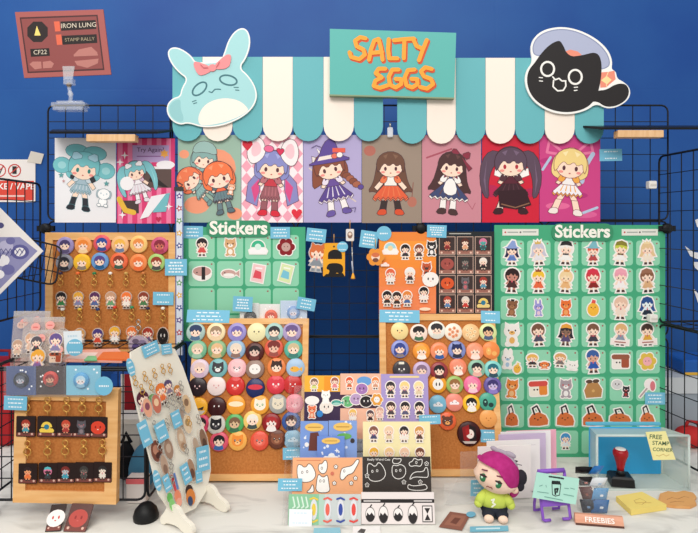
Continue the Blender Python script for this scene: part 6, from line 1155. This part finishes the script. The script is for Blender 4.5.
# ------------------------------------------------------------ left hanging diamond print, wall notice, wall lettering
pl = V(-.205); k = pl.mpp(0, 251); e = None; m = MB(); h = 46.5*k; m.prism([(h, 0), (0, h), (-h, 0), (0, -h)], -.0015, 0, mat('E4DEDA', .7)); m.y = -.0015
m.flat([(h*.88, 0), (0, -h*.88), (-h*.88, 0), (-h*.2, h*.3), (h*.5, h*.3)], '8A88B0')
for x, z, r_, c in ((.5, -.02, .2, '5A5890'), (.5, -.02, .12, 'E8E4E8'), (.2, .1, .16, 'B4B0CC'), (.12, -.2, .16, 'E4E0E4'), (.25, -.4, .14, '6A689C'), (-.1, -.1, .2, '5A5890'), (.05, -.5, .12, 'E8E4E8'), (.3, .22, .1, '6A689C'), (.08, .55, .08, '4A4878')): m.flat(ell(h*x, h*z, h*r_, h*r_*.8), c)
for i in range(7): m.lines([(h*(.1*i-.1), -h*.1), (h*(.1*i), h*(.05)), (h*(.1*i+.06), -h*.04)], .0018, '4A4A80')
tag(m.build('hanging_bandana', None, pl.at(-3, 251)), 'white diamond-hung cloth print with purple drawing at the left edge', 'cloth print')
pl = V(WY-.002); m, w, h, M = sheet(pl, -36, 159.5, 35.5, 202, 'EDE6E2'); X = lambda f_: w*(f_-.5)
m.flat(rect(X(.02), h*.04, X(.98), h*.5), 'DE4A3C')
for a in (.14, .36, .52, .71, .9):
    if a in (.52, .71, .36, .14): pass
for a in (.5, .71):
    m.lines([(X(a)+w*.085*math.cos(i*.45), h*.74+w*.085*math.sin(i*.45)) for i in range(14)], w*.016, 'C83A34', True); m.flat(rect(X(a)-w*.03, h*.66, X(a)+w*.03, h*.84), '2E2A2A') if a > .6 else m.lines([(X(a-.04), h*.74), (X(a), h*.66), (X(a+.05), h*.84)], w*.016, '2E2A2A'); m.lines([(X(a-.058), h*.66+w*.005), (X(a+.058), h*.84-w*.005)], w*.014, 'C83A34')
m.text('NO SMOKE / VAPE', X(.5), h*.36, h*.2, 'FBF2EE', .02); m.lines([(X(.3), h*.14), (X(.85), h*.14)], h*.04, 'F2C8C0')
tag(m.build('wall_notice', None, M), 'red and white no smoking or vaping notice taped to the wall', 'notice')
m = MB(); pl = V(WY-.004); k = pl.mpp(35, 158); m.prism([(-8*k, -4*k), (6*k, -6*k), (9*k, 4*k), (-4*k, 7*k)], -.0006, 0, clear('E8E0D4', .75, .5)); tag(m.build('tape_strip', None, pl.at(35, 158)), 'strip of pale tape on the corner of the wall notice', 'tape')
pl = V(WY-.001); m = MB(); org = (700, 250); m.y = 0
for p in ([(685, 246), (693, 252), (710, 254), (712, 260), (697, 259), (690, 256)], [(693, 262), (706, 262), (712, 272), (699, 271), (695, 268)], [(695, 220), (703, 217), (712, 224), (706, 230), (697, 227)], [(693, 288), (700, 296), (710, 300), (708, 306), (698, 303)]): m.prism(pl.loc(p, org), -.0008, 0, mat('E8E8EA', .5))
tag(m.build('wall_lettering', None, pl.at(*org)), 'white painted curves on the blue wall at the right edge', 'wall graphic')
# ------------------------------------------------------------ things behind the grid
def block(name, x0, x1, y0, y1, z0, z1, c, label, cat, bev=.012, extra=None):
    m = MB(); m.box(x0, x1, y0, y1, z0, z1, mat(c, .6, bump=.15, scale=20), bev=bev); e = empty(name, Vector(((x0+x1)/2, (y0+y1)/2, z0)), label, cat)
    o = m.build('body', e); o.matrix_local = Matrix.Translation((-(x0+x1)/2, -(y0+y1)/2, -z0))
    if extra:
        for nm_, mm in extra: o = mm.build(nm_, e); o.matrix_local = Matrix.Translation((-(x0+x1)/2, -(y0+y1)/2, -z0))
X_ = lambda px, Y: (px-CX)*(Y+D)/F
Z_ = lambda py, Y: H-(py-CY)*(Y+D)/F
t0 = TZ+.001
block('cloth_bag', X_(-40, .1), X_(20, .1), .06, .2, t0, Z_(366, .06), 'A3161C', 'red cloth bag behind the wire cube at the far left', 'bag', .02, [('handle', MB().tube([(X_(-10, .1), .12, Z_(368, .1)), (X_(-8, .1), .12, Z_(352, .1)), (X_(6, .1), .12, Z_(352, .1)), (X_(8, .1), .12, Z_(368, .1))], .006, mat('8A1218', .7), 8))])
yb = .03
st = MB()
for a, b_, c in ((111, 121, '1E58B0'), (121, 124.5, 'E4E0DC'), (124.5, 136, 'A01A26'), (136, 140, 'D8D2D0'), (140, 152, '2A62B4')): st.box(X_(a, yb), X_(b_, yb), yb-.002, yb, TZ+.03, Z_(374, yb), mat(c, .7))
block('striped_tote', X_(111, yb), X_(154, yb), yb, yb+.08, t0, Z_(372, yb), '2A5CAC', 'blue, red and white striped bag behind the wire cube', 'bag', .012, [('stripes', st)])
yb = -.10; block('paper_box', X_(113, yb), X_(140, yb), yb, yb+.07, t0, Z_(421, yb), 'D3CFC8', 'plain white box inside the wire cube', 'box', .004, [('lid', MB().box(X_(112.5, yb), X_(140.5, yb), yb-.002, yb+.072, Z_(424, yb), Z_(419, yb), mat('DEDAD2', .6)))])
yb = -.16
m = MB(); m.ball(X_(126, yb), yb, TZ+.055, .025, .02, .05, mat('15161C', .8), 16, 12, None, lambda x, y, z: (x*(1.1-.4*z), y, z)); m.tube([(X_(122, yb), yb, TZ+.1), (X_(126, yb), yb, TZ+.125), (X_(131, yb), yb, TZ+.1)], .005, mat('15161C', .8), 8); tag(m.build('black_pouch'), 'black drawstring pouch inside the wire cube', 'pouch')
m = MB(); m.ball(X_(143, -.2)-.006, -.19, TZ+.052, .032, .03, .056, mat('4E8EB4', .85, bump=.3, scale=60), 18, 12, None, lambda x, y, z: (x*(1-.25*z), y, z)); tag(m.build('denim_bag'), 'light blue cloth bag slumped inside the wire cube', 'bag')
yb = -.275; block('small_carton', X_(126, yb), X_(145.5, yb), yb, yb+.03, t0, Z_(478, yb), 'EDE4E0', 'white and pink carton at the foot of the wire cube', 'carton', .003, [('pink_panel', MB().box(X_(126, yb), X_(145.5, yb), yb-.001, yb, Z_(484, yb), Z_(479, yb), mat('E06A70', .5)))])
m = MB(); m.ball(-.70, -.2, TZ+.028, .05, .04, .028, clear('C8B8A4', .55, .2), 16, 10); m.ball(-.70, -.2, TZ+.02, .028, .02, .014, mat('B8803A', .6), 12, 8); tag(m.build('clear_bag'), 'crumpled clear bag with brown contents inside the wire cube', 'bag')
m = MB(); m.ball(-.79, -.22, TZ+.045, .035, .04, .045, clear('A8A8A8', .6, .2), 16, 10, None, lambda x, y, z: (x*(1-.2*z), y, z)); tag(m.build('clear_bag'), 'crumpled grey clear bag at the left inside the wire cube', 'bag')
yb = .13
block('storage_tub', X_(664, yb), X_(735, yb), yb, .30, t0, Z_(392, yb), '9AA4AE', 'grey plastic tub behind the right side panels', 'tub', .01, [('lid', MB().box(X_(662, yb), X_(738, yb), yb-.006, .306, Z_(393, yb), Z_(377, yb), mat('C9CED2', .5)))])
yb = .06
m = MB(); m.box(X_(678, yb), X_(740, yb), yb, yb+.05, Z_(392, yb)+.0, Z_(372, yb)+.0, mat('2A66B4', .6)); m = MB()
m.box(X_(682, .16), X_(745, .16), .15, .27, Z_(377, .13)+.001, Z_(362, .13), mat('1E5CAE', .6), bev=.01); m.box(X_(683, .16), X_(744, .16), .147, .15, Z_(376.5, .13), Z_(374, .13), mat('E0B040', .5)); tag(m.build('blue_case'), 'blue case with yellow trim on top of the grey tub', 'case')
m = MB(); m.ball(X_(692, .07), .07, TZ+.03, .05, .04, .03, mat('C02A2A', .7), 18, 10, None, lambda x, y, z: (x, y, z*(1-.2*x))); m.tube([(X_(684, .07), .07, TZ+.05), (X_(688, .07), .07, TZ+.075), (X_(697, .07), .07, TZ+.072), (X_(700, .07), .07, TZ+.05)], .005, mat('A82424', .7), 8); tag(m.build('red_pouch'), 'red pouch behind the clear bin at the right edge', 'pouch')
